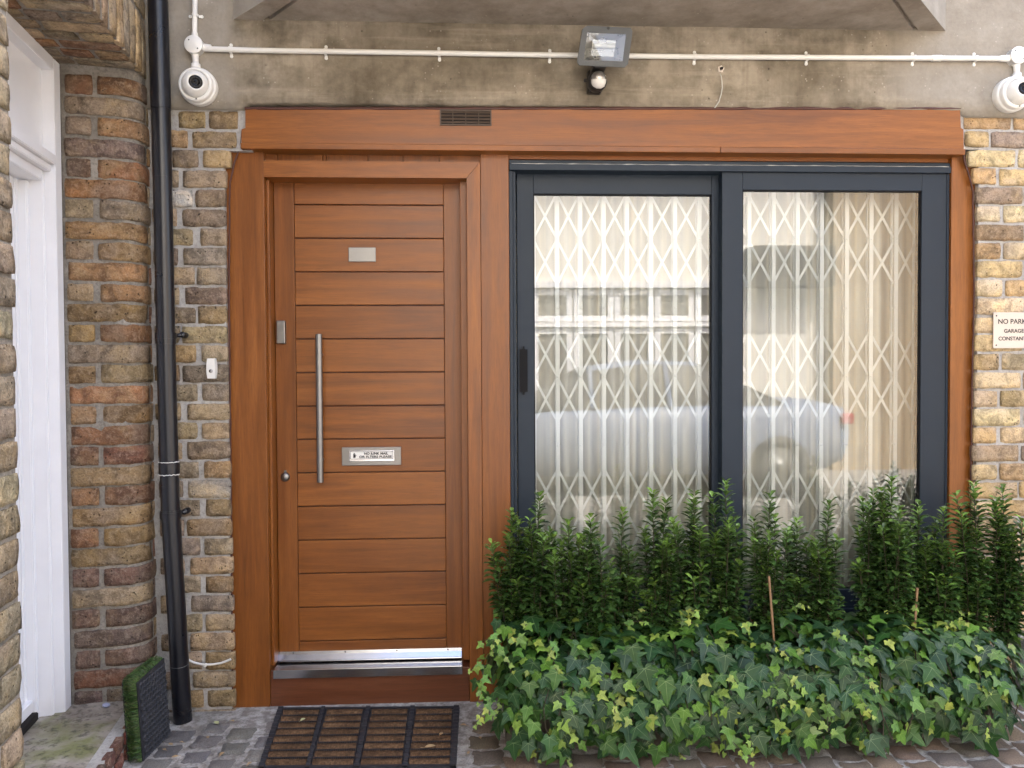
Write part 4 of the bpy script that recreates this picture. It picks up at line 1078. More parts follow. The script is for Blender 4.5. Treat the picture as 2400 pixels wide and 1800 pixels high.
# ---- white cable at the foot of the brick strip
mb = MB(); pts = [at(u, v, -0.020) for u, v in ((436, 1542), (444, 1548), (455, 1553), (468, 1556), (481, 1558), (500, 1557), (518, 1554), (532, 1549), (541, 1545))]
mb.tube(pts, 0.0042, 10)
q = at(481, 1559, -0.022); mb.box(q.x-0.004, q.x+0.004, -0.027, -0.012, q.z-0.006, q.z+0.005, 0, 0.001)
tag(mb.build('white_cable', M['white_plastic']), 'white cable clipped low across the bricks beside the door post', 'cable')
# ---- galvanised pipe stub at the right edge
q = at(2392, 1522, -0.06); r_ = 0.028
mb = MB(); zz1 = at(2392, 1482, -0.06).z
mb.lathe((q.x, -0.055, 0.0), (0, 0, 1), [(r_*0.95, 0), (r_*0.95, zz1-0.03), (r_*1.12, zz1-0.028), (r_*1.12, zz1), (r_*0.98, zz1), (r_*0.9, zz1-0.04)], 28)
tag(mb.build('pipe_stub', M['galv']), 'short grey metal pipe standing against the wall beyond the planter', 'pipe')
# ================================================================== FOLDED TURF PANEL
N_, F_ = atz(336, 1786, 0.0), atz(399, 1722, 0.0)
dv = (F_-N_); LT = dv.length; dv.normalize(); nv = Vector((dv.y, -dv.x, 0))      # nv: to the right (towards the street)
lean = Vector((-0.06, 0, 0)); HT = 0.285
tp = thing('turf_panel', N_, 'folded artificial grass panel with black backing leaning in the wall corner', 'turf')
def T(s, h, t): return N_ + dv*s + Vector((0, 0, h)) + lean*h - nv*t
TH = 0.054
mb = MB()
for t0, t1 in ((0.0, 0.004), (TH-0.004, TH)):
    P8 = [T(s, h, t) for t in (t0, t1) for s, h in ((0, 0.002), (LT, 0.002), (LT, HT+0.0), (0, HT-0.012))]
    mb.add(P8, [(0, 1, 2, 3), (7, 6, 5, 4), (0, 4, 5, 1), (1, 5, 6, 2), (2, 6, 7, 3), (3, 7, 4, 0)])
mb.build('backing', M['rubber'], tp)
mb = MB(); hs = 0.021                                  # honeycomb ribs of the rubber backing
def rib(A2, B2):
    (s0, h0), (s1, h1) = A2, B2
    if min(s0, s1) < 0.003 or max(s0, s1) > LT-0.003 or min(h0, h1) < 0.006 or max(h0, h1) > HT-0.014: return
    ds, dh = s1-s0, h1-h0; ln = math.hypot(ds, dh); px, pz = -dh/ln*0.0011, ds/ln*0.0011
    mb.add([T(s0-px, h0-pz, -0.0002), T(s1-px, h1-pz, -0.0002), T(s1+px, h1+pz, -0.0002), T(s0+px, h0+pz, -0.0002), T(s0, h0, -0.006), T(s1, h1, -0.006)], [(0, 1, 5, 4), (3, 4, 5, 2)])
for i in range(int(LT/hs)+3):
    for j in range(int(HT/hs)+3):
        cx_, cz_ = i*hs*1.0+(j % 2)*hs*0.5, j*hs*0.866
        for k in range(3):
            a0, a1 = R(30+60*k), R(90+60*k); r_ = hs*0.577
            rib((cx_+r_*math.cos(a0), cz_+r_*math.sin(a0)), (cx_+r_*math.cos(a1), cz_+r_*math.sin(a1)))
tag(mb.build('rib_pattern', M['rubber_rib'], tp, recalc=False), kind='stuff')
def tone_layer(me, cols):
    a = me.color_attributes.new('tone', 'FLOAT_COLOR', 'POINT'); flat_ = []
    for c in cols: flat_ += [c[0], c[1], c[2], 1.0]
    a.data.foreach_set('color', flat_)
mb = MB(); tc_ = []
for i in range(5200):
    if random.random() < 0.5: s, h = rnd(-0.004, 0.035), rnd(0.0, HT)
    else: s, h = rnd(0, LT), HT-rnd(0.0, 0.03)
    side = random.random() < 0.5
    t0 = 0.004 if side else TH-0.004; dr = 1 if side else -1
    b0 = T(s, h, t0); out = Vector((rnd(-1, 1), rnd(-1, 1), rnd(-0.6, 1.0)))
    tip = b0 - nv*dr*rnd(0.012, 0.024) + out*0.010 - dv*(0.014 if s < 0.035 else 0)*rnd(0, 1.6) + Vector((0, 0, 0.012*rnd(0, 1) if h > HT-0.03 else 0))
    wv = Vector((rnd(-1, 1), rnd(-1, 1), rnd(-1, 1))).normalized()*0.0011; mid = (b0+tip)/2+out*0.003
    mb.add([b0-wv, b0+wv, mid+wv*0.8, tip, mid-wv*0.8], [(0, 1, 2, 4), (4, 2, 3)])
    c = random.choice([(0.06, 0.125, 0.03), (0.10, 0.20, 0.045), (0.15, 0.27, 0.07), (0.17, 0.19, 0.075), (0.045, 0.09, 0.028)])
    tc_ += [c]*5
o = mb.build('grass', M['grass'], tp, recalc=False); tag(o, kind='stuff'); tone_layer(o.data, tc_)

# ================================================================== DOORMAT
ZM = 0.010
c00, c10, c01, c11 = atz(603, 1803, ZM), atz(1069, 1800, ZM), atz(651, 1660, ZM), atz(1077, 1657, ZM)
def mt(s, t, z=0.0): return c00*(1-s)*(1-t)+c10*s*(1-t)+c01*(1-s)*t+c11*s*t+Vector((0, 0, z))
dm = thing('doormat', mt(.5, .5, -ZM), 'black rubber doormat with brown coir strips before the front door', 'doormat')
def slab(m_, s0, s1, t0, t1, z0, z1, n=1):
    for i in range(n):
        a, b = t0+(t1-t0)*i/n, t0+(t1-t0)*(i+1)/n
        m_.add([mt(s, t, z_) for z_ in (z0, z1) for s, t in ((s0, a), (s1, a), (s1, b), (s0, b))], [(0, 3, 2, 1), (4, 5, 6, 7), (0, 1, 5, 4), (1, 2, 6, 5), (2, 3, 7, 6), (3, 0, 4, 7)])
mb = MB(); slab(mb, 0, 1, 0, 1, -0.009, -0.002); mb.build('base', M['rubber'], dm)
bars = [(0.0, 0.034), (0.238, 0.264), (0.483, 0.512), (0.727, 0.757), (0.966, 1.0)]
for s0, s1 in bars:
    mb = MB()
    n = 16
    vs_ = []
    for i in range(n*2+1):
        t = i/(n*2); w_ = 0.0016*math.sin(i*math.pi/1.0*0.5)
        zz = 0.006+0.0022*math.cos(i*math.pi)
        vs_ += [mt(s0-w_, t, -0.003), mt(s0-w_+0.003, t, zz), mt(s1+w_-0.003, t, zz), mt(s1+w_, t, -0.003)]
    mb.add(vs_, [(4*i+k, 4*i+k+1, 4*i+k+5, 4*i+k+4) for i in range(n*2) for k in range(3)])
    mb.build('rubber_bar', M['rubber'], dm)
for t0, t1 in ((0.0, 0.035), (0.972, 1.0)):
    mb = MB(); slab(mb, 0.03, 0.97, t0, t1, -0.002, 0.004); mb.build('rubber_edge', M['rubber'], dm)
sv = (mt(1, .5)-mt(0, .5)); SW = sv.length; tv = (mt(.5, 1)-mt(.5, 0)); TW = tv.length
su, tu = sv.normalized(), tv.normalized()
rows = 8; rp = (0.972-0.035)/rows
def coir_mesh(i, ln):
    m_ = MB(); wd_ = rp*TW*0.50; n = 20
    vs_ = []
    for q in range(n+1):
        x = -ln/2+ln*q/n; jj = 0.0015*mnoise.noise(Vector((q*.7, i, 0)))
        vs_ += [su*x+tu*(-wd_/2)+Vector((0, 0, -0.002)), su*x+tu*(-wd_*.32+jj)+Vector((0, 0, 0.006)), su*x+tu*(wd_*.32+jj)+Vector((0, 0, 0.007)), su*x+tu*(wd_/2)+Vector((0, 0, -0.002))]
    m_.add(vs_, [(4*q+k, 4*q+k+1, 4*q+k+5, 4*q+k+4) for q in range(n) for k in range(3)], 0, True)
    for q in range(620):
        x, y = rnd(-ln/2, ln/2), rnd(-wd_/2, wd_/2)*0.9; b = su*x+tu*y+Vector((0, 0, 0.004-0.5*abs(y)*abs(y)/wd_)); tp_ = b+su*rnd(-.005, .005)+tu*(rnd(-.003, .003)+y*0.1)+Vector((0, 0, rnd(0.004, 0.009)))
        wv = (su*rnd(-1, 1)+tu*rnd(-1, 1)).normalized()*0.0007
        m_.add([b-wv, b+wv, tp_], [(0, 1, 2)])
    return m_
cm = []
for c in range(4):
    s0, s1 = bars[c][1]+0.002, bars[c+1][0]-0.002; ln = (s1-s0)*SW
    for r_ in range(rows):
        pos = mt((s0+s1)/2, 0.035+rp*(r_+0.5), 0.0)
        if len(cm) < 5:
            o = coir_mesh(len(cm), ln).build('coir_strip', M['coir'], dm, origin=(0, 0, 0), recalc=False); cm.append(o.data); o.location = pos-wloc(dm); WL[o.name] = pos
        else: o = link('coir_strip', random.choice(cm), pos, dm)
    for r_ in range(rows-1):                               # ribbed rubber between the strips
        if c == 0 and r_ == 0:
            m_ = MB()
            for q in range(22): m_.box(-ln/2+ln*q/22+0.001, -ln/2+ln*(q+1)/22-0.0012, -0.003, 0.003, -0.002, 0.004)
            rb_ = m_.build('rubber_rib', M['rubber'], dm, origin=(0, 0, 0)); ribme = rb_.data
            rb_.location = mt((s0+s1)/2, 0.035+rp*(r_+1.0))-wloc(dm)
        else: link('rubber_rib', ribme, mt((s0+s1)/2, 0.035+rp*(r_+1.0)), dm)

# ================================================================== SETTS
yA_, yB_ = atz(1403, 1758, 0).y, atz(2342, 1727, 0).y
YPF = (yA_+yB_)/2                                           # planter front face
PX0, PX1, ZPL = 0.10, atz(2345, 1727, 0).x, 0.27
def sett_mesh(i):
    m_ = MB(); n = 7; vs_ = []
    for a in range(n):
        for b in range(n):
            x, y = a/(n-1)*2-1, b/(n-1)*2-1
            r = (abs(x)**5+abs(y)**5)**0.2
            if r > 1: x, y = x/r, y/r
            k = 1+0.10*mnoise.noise(Vector((x*1.3+i*7, y*1.3, 1)))
            e = max(abs(x), abs(y)); h = 0.0075*(1-e**4)+0.0022*mnoise.noise(Vector((x*2+i*5, y*2, 3)))-(0.004 if e > .99 else 0)
            vs_.append((x*k*0.5, y*k*0.5, h))
    m_.add(vs_, [(a*n+b, (a+1)*n+b, (a+1)*n+b+1, a*n+b+1) for a in range(n-1) for b in range(n-1)], 0, True)
    return m_
sm = []
def sett(x, y, w_, d_, c, z=0.0):
    if len(sm) < 8:
        o = sett_mesh(len(sm)).build('sett', M['sett'], ground, origin=(0, 0, 0)); sm.append(o.data)
    else: o = link('sett', random.choice(sm), (0, 0, 0), ground)
    o.location = (x, y, z); o.scale = (w_, d_, 1.0); o.rotation_euler = (rnd(-.02, .02), rnd(-.02, .02), rnd(-0.09, 0.09)); o.color = tuple(c)+(1,)
GRY = [(0.19, 0.18, 0.17), (0.23, 0.215, 0.20), (0.16, 0.155, 0.155), (0.25, 0.23, 0.21)]
TAN = [(0.19, 0.145, 0.10), (0.23, 0.175, 0.125), (0.15, 0.12, 0.095), (0.17, 0.14, 0.115), (0.21, 0.155, 0.11)]
i = 0; x = -1.20
while x < 2.30:
    y = -0.155 - (0.055 if i % 2 else 0.0)
    while y > -1.0:
        xx, yy = x+rnd(-.006, .006), y+rnd(-.006, .006); y -= 0.108
        front = x > 0.0
        if front and yy > YPF-0.03 and PX0-0.02 < x < PX1+0.03: continue
        if -0.75 < x < -0.07 and yy > c00.y-0.03: continue
        rel = Vector((xx, yy, 0))-PC
        if -rel.dot(eW) > -0.06: continue                    # under the doorstep
        if not front and yy > -0.12: continue
        if front: sett(xx, yy, 0.112+rnd(-.006, .004), 0.104+rnd(-.006, .004), jitcol(random.choice(TAN), 0.18), 0.001)
        else: sett(xx, yy, 0.094+rnd(-.01, .006), 0.092+rnd(-.012, .006), jitcol(random.choice(GRY), 0.18), rnd(0.0, 0.003))
    x += 0.112; i += 1

# ================================================================== PLANTER
pl = thing('planter', ((PX0+PX1)/2, YPF+0.15, 0), 'long grey trough planter under the window almost hidden by ivy', 'planter')
YPB = -0.10; wl_ = 0.018
for nm, a, b, c, d in (('trough_side', PX0, PX1, YPF, YPF+wl_), ('trough_side', PX0, PX1, YPB-wl_, YPB), ('trough_end', PX0, PX0+wl_, YPF+wl_+.0005, YPB-wl_-.0005), ('trough_end', PX1-wl_, PX1, YPF+wl_+.0005, YPB-wl_-.0005)):
    mb = MB(); mb.box(a, b, c, d, 0.004, ZPL, 0, 0.004); mb.build(nm, M['trough'], pl)
mb = MB(); n1, n2 = 60, 10; vs_ = []
for i in range(n1+1):
    for j in range(n2+1):
        x_, y_ = PX0+wl_+(PX1-PX0-2*wl_)*i/n1, YPF+wl_+(YPB-YPF-2*wl_)*j/n2; vs_.append((x_, y_, ZPL-0.03+0.010*mnoise.noise(Vector((x_*20, y_*20, 0)))))
mb.add(vs_, [(i*(n2+1)+j, (i+1)*(n2+1)+j, (i+1)*(n2+1)+j+1, i*(n2+1)+j+1) for i in range(n1) for j in range(n2)], 0, True); mb.build('soil', M['soil'], pl)
mb = MB(); mb.box(PX0+.03, PX1-.03, YPF+.03, YPB-.03, 0.003, 0.02); mb.build('trough_base', M['trough'], pl)

# ---- upright evergreen shrubs
tops = [(1107, 1108, -0.20), (1166, 1072, -0.22), (1228, 1130, -0.25), (1276, 1118, -0.28), (1345, 1106, -0.22), (1410, 1066, -0.25), (1500, 1066, -0.24), (1568, 1042, -0.25), (1664, 1072, -0.25),
        (1722, 1125, -0.21), (1792, 1086, -0.27), (1886, 1064, -0.23), (1926, 1036, -0.27), (1985, 1092, -0.22), (2038, 1106, -0.26), (2104, 1046, -0.23), (2166, 1056, -0.22)]
def shoot(m_, tones, base, top, bend, dens=1.0, rl=1.0, woody=True, bright=1.0):
    n = max(6, int((top-base).length/0.0098*dens)); ax = (top-base).normalized()
    ph = rnd(0, 6.28); ln = (top-base).length
    side = ax.cross(Vector((0, 0, 1)) if abs(ax.z) < .95 else Vector((1, 0, 0))).normalized(); s2 = ax.cross(side)
    for i in range(n):
        f = i/(n-1); p_ = base+(top-base)*f+bend*(math.sin(f*math.pi))
        if f < 0.10 and random.random() < .7: continue
        for k in range(2):
            an = ph+i*1.72+k*3.1416+rnd(-.35, .35); o_ = side*math.cos(an)+s2*math.sin(an)
            up = 0.40+0.70*f**6+rnd(-.35, .30); d_ = (o_+ax*up).normalized()
            L_ = rl*rnd(0.036, 0.051)*(1.0 if f < .93 else 0.75); w_ = L_*rnd(0.23, 0.30)
            sd = d_.cross(ax).normalized(); nn = sd.cross(d_).normalized()
            if nn.dot(ax) < 0: nn = -nn
            b_ = p_+o_*0.002; dr_ = L_*rnd(.06, .40); m1 = b_+d_*L_*0.38-nn*dr_*.15; m2 = b_+d_*L_*0.72-nn*dr_*.5; tip = b_+d_*L_-nn*dr_
            m_.add([b_, m1+sd*w_*.75+nn*w_*.35, m1, m1-sd*w_*.75+nn*w_*.35, m2+sd*w_+nn*w_*.35, m2, m2-sd*w_+nn*w_*.35, tip], [(0, 1, 2), (0, 2, 3), (1, 4, 5, 2), (2, 5, 6, 3), (4, 7, 5), (5, 7, 6)], 0, False)
            y_ = max(0.0, (f-0.80)/0.20)**1.5*bright
            c = Vector((0.040, 0.082, 0.020))*(1-y_)+Vector((0.17, 0.29, 0.05))*y_
            if random.random() < 0.12: c = c*0.4+Vector((0.12, 0.20, 0.04))*0.6
            c = c*rnd(0.5, 1.9); tones += [tuple(c)]*8
shrub_lab = ['at the far left end, in front of the door mullion board', 'tallest at the left window stile', 'in front of the left pane, low beside the tall left one', 'before the second grille upright, low', 'before the middle of the left pane',
  'tall before the right half of the left pane', 'slim before the last uprights of the left pane', 'rising in front of the middle window stile', 'at the left edge of the right pane', 'low, just right of the bamboo cane', 'before the third upright of the right pane',
  'before the right half of the right pane', 'tallest before the right pane, a thin spire', 'before the right edge of the right pane', 'in front of the right window stile', 'in front of the right orange post', 'at the right end before the yellow bricks']
SH = []
for i, (u, v, y) in enumerate(tops):
    tp_ = at(u*1.085, v*1.085, y); bs = Vector((tp_.x+rnd(-.02, .02), y, ZPL-0.03))
    if i == 0: bs.x = PX0+0.04
    sh = thing('evergreen_shrub', bs, 'upright dark green shrub '+shrub_lab[i], 'shrub', 'upright evergreen shrubs in the trough'); SH.append(sh)
    m_ = MB(); tn = []; st = MB()
    H = tp_.z-bs.z
    ends = [(bs, tp_)]
    nsh = 13
    for k in range(nsh):
        an = 2*math.pi*k/nsh+rnd(-.3, .3); r_ = rnd(0.02, 0.075)*(1 if k % 4 else 1.35); h_ = H*random.choice([rnd(0.35, .6), rnd(.55, .8), rnd(.7, .95)])
        f0 = rnd(0.0, 0.32)
        b_ = bs+Vector((math.cos(an)*0.022, math.sin(an)*0.018, H*f0*0.6)); t_ = bs+Vector((math.cos(an)*r_, math.sin(an)*r_*0.8, h_))
        ends.append((b_, t_))
    if i == 16:
        for (uu, vv) in ((2190, 1262), (2205, 1235), (2150, 1095), (2190, 1150)):
            e_ = at(uu*1.085, vv*1.085, y-0.03); ends.append((bs+Vector((0.02, 0, 0.03)), e_))
    if i == 15: ends.append((bs+Vector((0, 0, H*.4)), at(2066*1.085, 1072*1.085, y)))
    for k, (b_, t_) in enumerate(ends):
        bend = Vector((rnd(-.012, .012), rnd(-.012, .012), 0))
        shoot(m_, tn, b_, t_, bend, 1.0, 1.0, True, rnd(0.55, 1.1))
        st.tube([b_, b_*.5+t_*.5+bend, t_-(t_-b_)*0.03], [0.0032 if k == 0 else 0.0022, 0.0022, 0.0012], 5)
    o = m_.build('foliage', M['shrub_leaf'], sh, recalc=False); tag(o, kind='stuff'); tone_layer(o.data, tn)
    st.build('stem', M['bark'], sh)
# ---- canes
for (u0, v0, u1, v1, y, lab) in ((1802, 1350, 1813, 1490, -0.33, 'thin bamboo cane leaning among the shrubs below the right pane'), (2150, 1378, 2145, 1450, -0.31, 'short brown cane among the shrubs below the right window stile')):
    a_, b_ = at(u0, v0, y), at(u1, v1, y); b_ = b_+(b_-a_).normalized()*0.18
    if b_.z < ZPL-0.06: b_ = a_+(b_-a_)*((a_.z-(ZPL-0.06))/(a_.z-b_.z))
    mb = MB(); nn = 8; pts = [a_+(b_-a_)*i/nn for i in range(nn+1)]
    mb.tube(pts, [0.0042 if i % 3 else 0.0049 for i in range(nn+1)], 10); tag(mb.build('bamboo_cane', M['cane']), lab, 'cane')

# ================================================================== IVY
iv = thing('ivy', ((PX0+PX1)/2, YPF, 0.0), 'dense green ivy tumbling over the front of the trough planter', 'ivy')
def leaf_outline(i):
    rr = random.Random(i); w_ = rr.uniform(0.85, 1.12); lob = rr.uniform(0.85, 1.15)
    side = [(0.07, -0.07), (0.19, -0.13), (0.33, -0.11), (0.40*lob, 0.00), (0.37, 0.09), (0.47*lob, 0.17), (0.60*lob, 0.30), (0.44, 0.345), (0.27, 0.40), (0.225, 0.55), (0.155, 0.74), (0.075, 0.90)]
    side = [(x*w_*(1+rr.uniform(-.06, .06)), y+rr.uniform(-.015, .015)) for x, y in side]
    oth = [(-x*(1+rr.uniform(-.08, .08)), y+rr.uniform(-.02, .02)) for x, y in reversed(side)]
    return [(0, 0.02)]+side+[(0.0, 1.03)]+oth, side, rr
def leaf_geo(i):
    ol, side, rr = leaf_outline(i); bend = rr.uniform(0.10, 0.34); fold = rr.uniform(0.05, 0.24); tw = rr.uniform(-.12, .12)
    def z_(x, y): return fold*abs(x)*0.9 - bend*y*y*0.55 - 0.25*x*x + tw*x*y + 0.02*math.sin(9*x+i)*math.sin(7*y)
    vs_ = [(x, y, z_(x, y)) for x, y in ol]; n = len(vs_)
    mid = [(0, 0.16), (0, 0.34), (0, 0.60)]
    for x, y in mid: vs_.append((x, y, z_(x, y)))
    a, b, c = n, n+1, n+2; fs_ = []; tipi = len(side)+1
    def anchor(j):
        y = vs_[j][1]
        return a if y < 0.12 else (b if y < 0.44 else c)
    for j in range(n):
        k = (j+1) % n; p_, q_ = anchor(j), anchor(k)
        fs_.append((j, k, q_))
        if p_ != q_: fs_.append((j, q_, p_))
    mats = [0]*len(fs_)
    fs2 = []; 
    for (ex, ey) in ((0, .93), (side[6][0]*.9, side[6][1]*.97), (-side[6][0]*.9, side[6][1]*.97), (side[3][0]*.8, side[3][1]), (-side[3][0]*.8, side[3][1])):
        ln = math.hypot(ex, ey-.03); tx, ty = ex/ln, (ey-.03)/ln; nx_, ny_ = -ty, tx; w0 = 0.012; prev = None; K = 4
        for s_ in range(K+1):
            f = s_/K; cx_, cy_ = ex*f, .03+(ey-.03)*f; w_ = w0*(1-f*.75)
            A2, B2 = (cx_+nx_*w_, cy_+ny_*w_), (cx_-nx_*w_, cy_-ny_*w_); ii = len(vs_)
            lift = 0.016
            vs_.append((A2[0], A2[1], z_(*A2)+lift)); vs_.append((B2[0], B2[1], z_(*B2)+lift))
            if prev is not None: fs2.append((prev, prev+1, ii+1, ii))
            prev = ii
    return vs_, fs_, fs2
LG = [leaf_geo(i) for i in range(8)]
LM = []
for i, (v_, f_, f2) in enumerate(LG):
    me = bpy.data.meshes.new('ivy_leaf'); me.from_pydata(v_, [], f_+f2); me.materials.append(M['leaf']); me.materials.append(M['vein'])
    me.polygons.foreach_set('material_index', [0]*len(f_)+[1]*len(f2)); me.polygons.foreach_set('use_smooth', [True]*len(f_+f2))
    tone_layer(me, [(1, 1, 1)]*len(v_)); LM.append(me)
IX0, IX1 = 0.03, PX1+0.10
prof = [(-0.13, 0.335), (-0.20, 0.395), (-0.30, 0.415), (-0.40, 0.385), (-0.485, 0.315), (-0.535, 0.225), (-0.555, 0.14), (-0.548, 0.065)]
def pf(w_):
    q = max(0, min(0.9999, w_))*(len(prof)-1); i = int(q); f = q-i
    a, b = prof[i], prof[i+1]; return Vector((0, a[0]+(b[0]-a[0])*f, a[1]+(b[1]-a[1])*f)), Vector((0, b[0]-a[0], b[1]-a[1])).normalized()
def ivy_point(x, w_, depth):
    p_, t_ = pf(w_); nrm_ = Vector((0, t_.z, -t_.y))
    if nrm_.y > 0 and nrm_.z < 0: nrm_ = -nrm_
    nrm_ = Vector((0, -abs(t_.z) if t_.z < 0 else -0.2, max(0.05, -t_.y))).normalized()
    e = 0.0
    if x < 0.22: e = (0.22-x)/0.22
    if x > IX1-0.20: e = max(e, (x-(IX1-0.20))/0.20)
    sx = -1 if x < 1 else 1
    q = Vector((x, p_.y, p_.z)); c_ = Vector((x, -0.30, 0.20)); k = math.sqrt(max(0.02, 1-(e*0.93)**2)); q = c_+(q-c_)*k
    nrm_ = (nrm_*(1-e*.8)+Vector((sx, 0, 0.1))*e).normalized()
    bump = 0.040*mnoise.noise(Vector((x*5.5, w_*3.0, 2)))+0.022*mnoise.noise(Vector((x*14, w_*7, 6)))
    return q+nrm_*(bump-depth), nrm_, t_
leaves = []
def add_leaf(p_, nrm_, down, size, colr, var=None):
    t_ = (down-nrm_*down.dot(nrm_)); t_ = t_.normalized() if t_.length > 1e-4 else Vector((1, 0, 0))
    x_ = t_.cross(nrm_).normalized(); n2 = x_.cross(t_).normalized()
    leaves.append((Matrix(((x_.x*size, t_.x*size, n2.x*size, p_.x), (x_.y*size, t_.y*size, n2.y*size, p_.y), (x_.z*size, t_.z*size, n2.z*size, p_.z), (0, 0, 0, 1))), size, colr, random.randrange(8) if var is None else var))
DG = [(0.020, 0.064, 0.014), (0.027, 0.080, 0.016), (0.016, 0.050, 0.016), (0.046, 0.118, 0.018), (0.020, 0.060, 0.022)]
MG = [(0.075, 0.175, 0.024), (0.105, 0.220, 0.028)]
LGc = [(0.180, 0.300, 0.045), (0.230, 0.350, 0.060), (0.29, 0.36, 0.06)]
random.seed(21)
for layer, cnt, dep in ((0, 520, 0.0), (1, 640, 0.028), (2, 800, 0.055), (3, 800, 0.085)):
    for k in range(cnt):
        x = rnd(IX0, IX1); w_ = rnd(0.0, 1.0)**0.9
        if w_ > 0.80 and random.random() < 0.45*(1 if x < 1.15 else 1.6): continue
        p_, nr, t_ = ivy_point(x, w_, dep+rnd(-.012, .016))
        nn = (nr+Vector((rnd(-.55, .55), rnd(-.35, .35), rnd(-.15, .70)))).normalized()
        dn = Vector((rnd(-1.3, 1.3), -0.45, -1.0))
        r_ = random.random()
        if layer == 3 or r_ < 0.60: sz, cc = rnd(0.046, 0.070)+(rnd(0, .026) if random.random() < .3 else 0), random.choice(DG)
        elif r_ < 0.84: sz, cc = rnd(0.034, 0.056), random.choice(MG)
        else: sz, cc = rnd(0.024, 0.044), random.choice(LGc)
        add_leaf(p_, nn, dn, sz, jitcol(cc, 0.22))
# sprigs: runners of small pale leaves, and stray leaves hanging low
stems = []
def sprig(p0_, d0, n_, sz, low=False):
    p_ = Vector(p0_); d_ = Vector(d0).normalized(); pts = [p_.copy()]
    for i in range(n_):
        d_ = (d_+Vector((rnd(-.3, .3), rnd(-.25, .1), -0.18 if not low else rnd(-.2, .05)))).normalized(); p_ = p_+d_*rnd(0.016, 0.026); p_.z = max(p_.z, 0.012); pts.append(p_.copy())
        nn = Vector((rnd(-.5, .5), -1, rnd(.1, .8))).normalized(); f = 1-i/n_*0.6
        add_leaf(p_+Vector((rnd(-.01, .01), -.004, 0)), nn, Vector((rnd(-1, 1), -.2, rnd(-1, .2))), sz*f*rnd(.8, 1.2), jitcol(random.choice(LGc if i > n_*0.3 else MG), 0.2))
    stems.append(pts)
for k in range(34):
    x = rnd(IX0, IX1); p_, nr, t_ = ivy_point(x, rnd(.15, .95), -0.006); sprig(p_, nr+Vector((rnd(-.8, .8), 0, -.5)), random.randint(3, 5), rnd(.026, .042))
for (u, v, z) in ((1120, 1600, .20), (1160, 1490, .30), (1150, 1530, .26), (1180, 1640, .16), (1215, 1690, .10), (1310, 1745, .05), (1590, 1745, .05), (1640, 1735, .06), (1780, 1720, .07), (1990, 1700, .09), (1230, 1730, .05), (2360, 1600, .2)):
    p_ = at(u, v, YPF-0.06); sprig(p_+Vector((0.02, 0.03, 0.03)), (rnd(-.7, .3), -.5, -.6), 5, rnd(.026, .036), True)
# single big hanging leaves near the front edge
for (u, v, sz, cc) in ((1895, 1735, .060, (0.30, 0.40, 0.16)), (2165, 1690, .066, DG[1]), (1560, 1620, .082, DG[3]), (1510, 1590, .08, DG[0]), (2000, 1620, .07, DG[4]), (1240, 1625, .055, DG[3]), (1350, 1700, .06, DG[1]), (1615, 1690, .062, DG[3]), (1820, 1640, .06, DG[0]), (2215, 1640, .05, MG[0]), (1305, 1600, .06, DG[3]), (1700, 1560, .062, DG[4]), (2120, 1570, .066, DG[0]), (1480, 1540, .056, DG[1])):
    p_ = at(u, v-25, YPF-0.125); add_leaf(p_, Vector((rnd(-.25, .25), -1, .35)).normalized(), Vector((rnd(-.3, .3), -.2, -1)), sz, jitcol(cc, .1))
for (u, v) in ((1118, 1595), (1140, 1620), (1155, 1500), (1165, 1455), (1135, 1560), (1170, 1540), (1190, 1600), (1160, 1580), (1200, 1650), (1180, 1520), (1185, 1470)):
    p_ = at(u, v, YPF+rnd(-.05, .06)); add_leaf(p_, Vector((-.45, -1, .4)).normalized(), Vector((rnd(-1, .3), -.3, -.8)), rnd(.035, .052), jitcol(random.choice(DG+MG), .15))
order = sorted(range(len(leaves)), key=lambda i: -(leaves[i][1]+0.35*(-(leaves[i][0].translation.y)-0.3)))
big = set(order[:290])
ms = MB(); tones = []
for i, (mx_, sz, cc, vr) in enumerate(leaves):
    if i in big:
        o = bpy.data.objects.new('leaf', LM[vr]); col.objects.link(o); o.parent = iv
        o.matrix_local = Matrix.Translation(-wloc(iv)) @ mx_; o.color = tuple(cc)+(1,)
    else:
        v_, f_, f2 = LG[vr]; P_ = [mx_ @ Vector(q) for q in v_]; b = len(ms.v)
        ms.add(P_, f_, 0, True); ms.v += []
        for f in f2: ms.f.append([b+q for q in f]); ms.m.append(1); ms.sm.append(True)
        tones += [cc]*len(P_)
o = ms.build('leaf_mass', [M['leaf'], M['vein']], iv, recalc=False); tag(o, kind='stuff'); tone_layer(o.data, tones)
mb = MB()
for pts in stems: mb.tube(pts, 0.0013, 5)
for k in range(22):
    x = rnd(IX0+.05, IX1-.05); pts = []
    x2 = x
    for i in range(9):
        p_, nr, t_ = ivy_point(x2, 0.1+0.85*i/8, 0.03); pts.append(p_); x2 += rnd(-.03, .03)
    mb.tube(pts, 0.0018, 5)
tag(mb.build('stem', M['bark'], iv), kind='stuff')

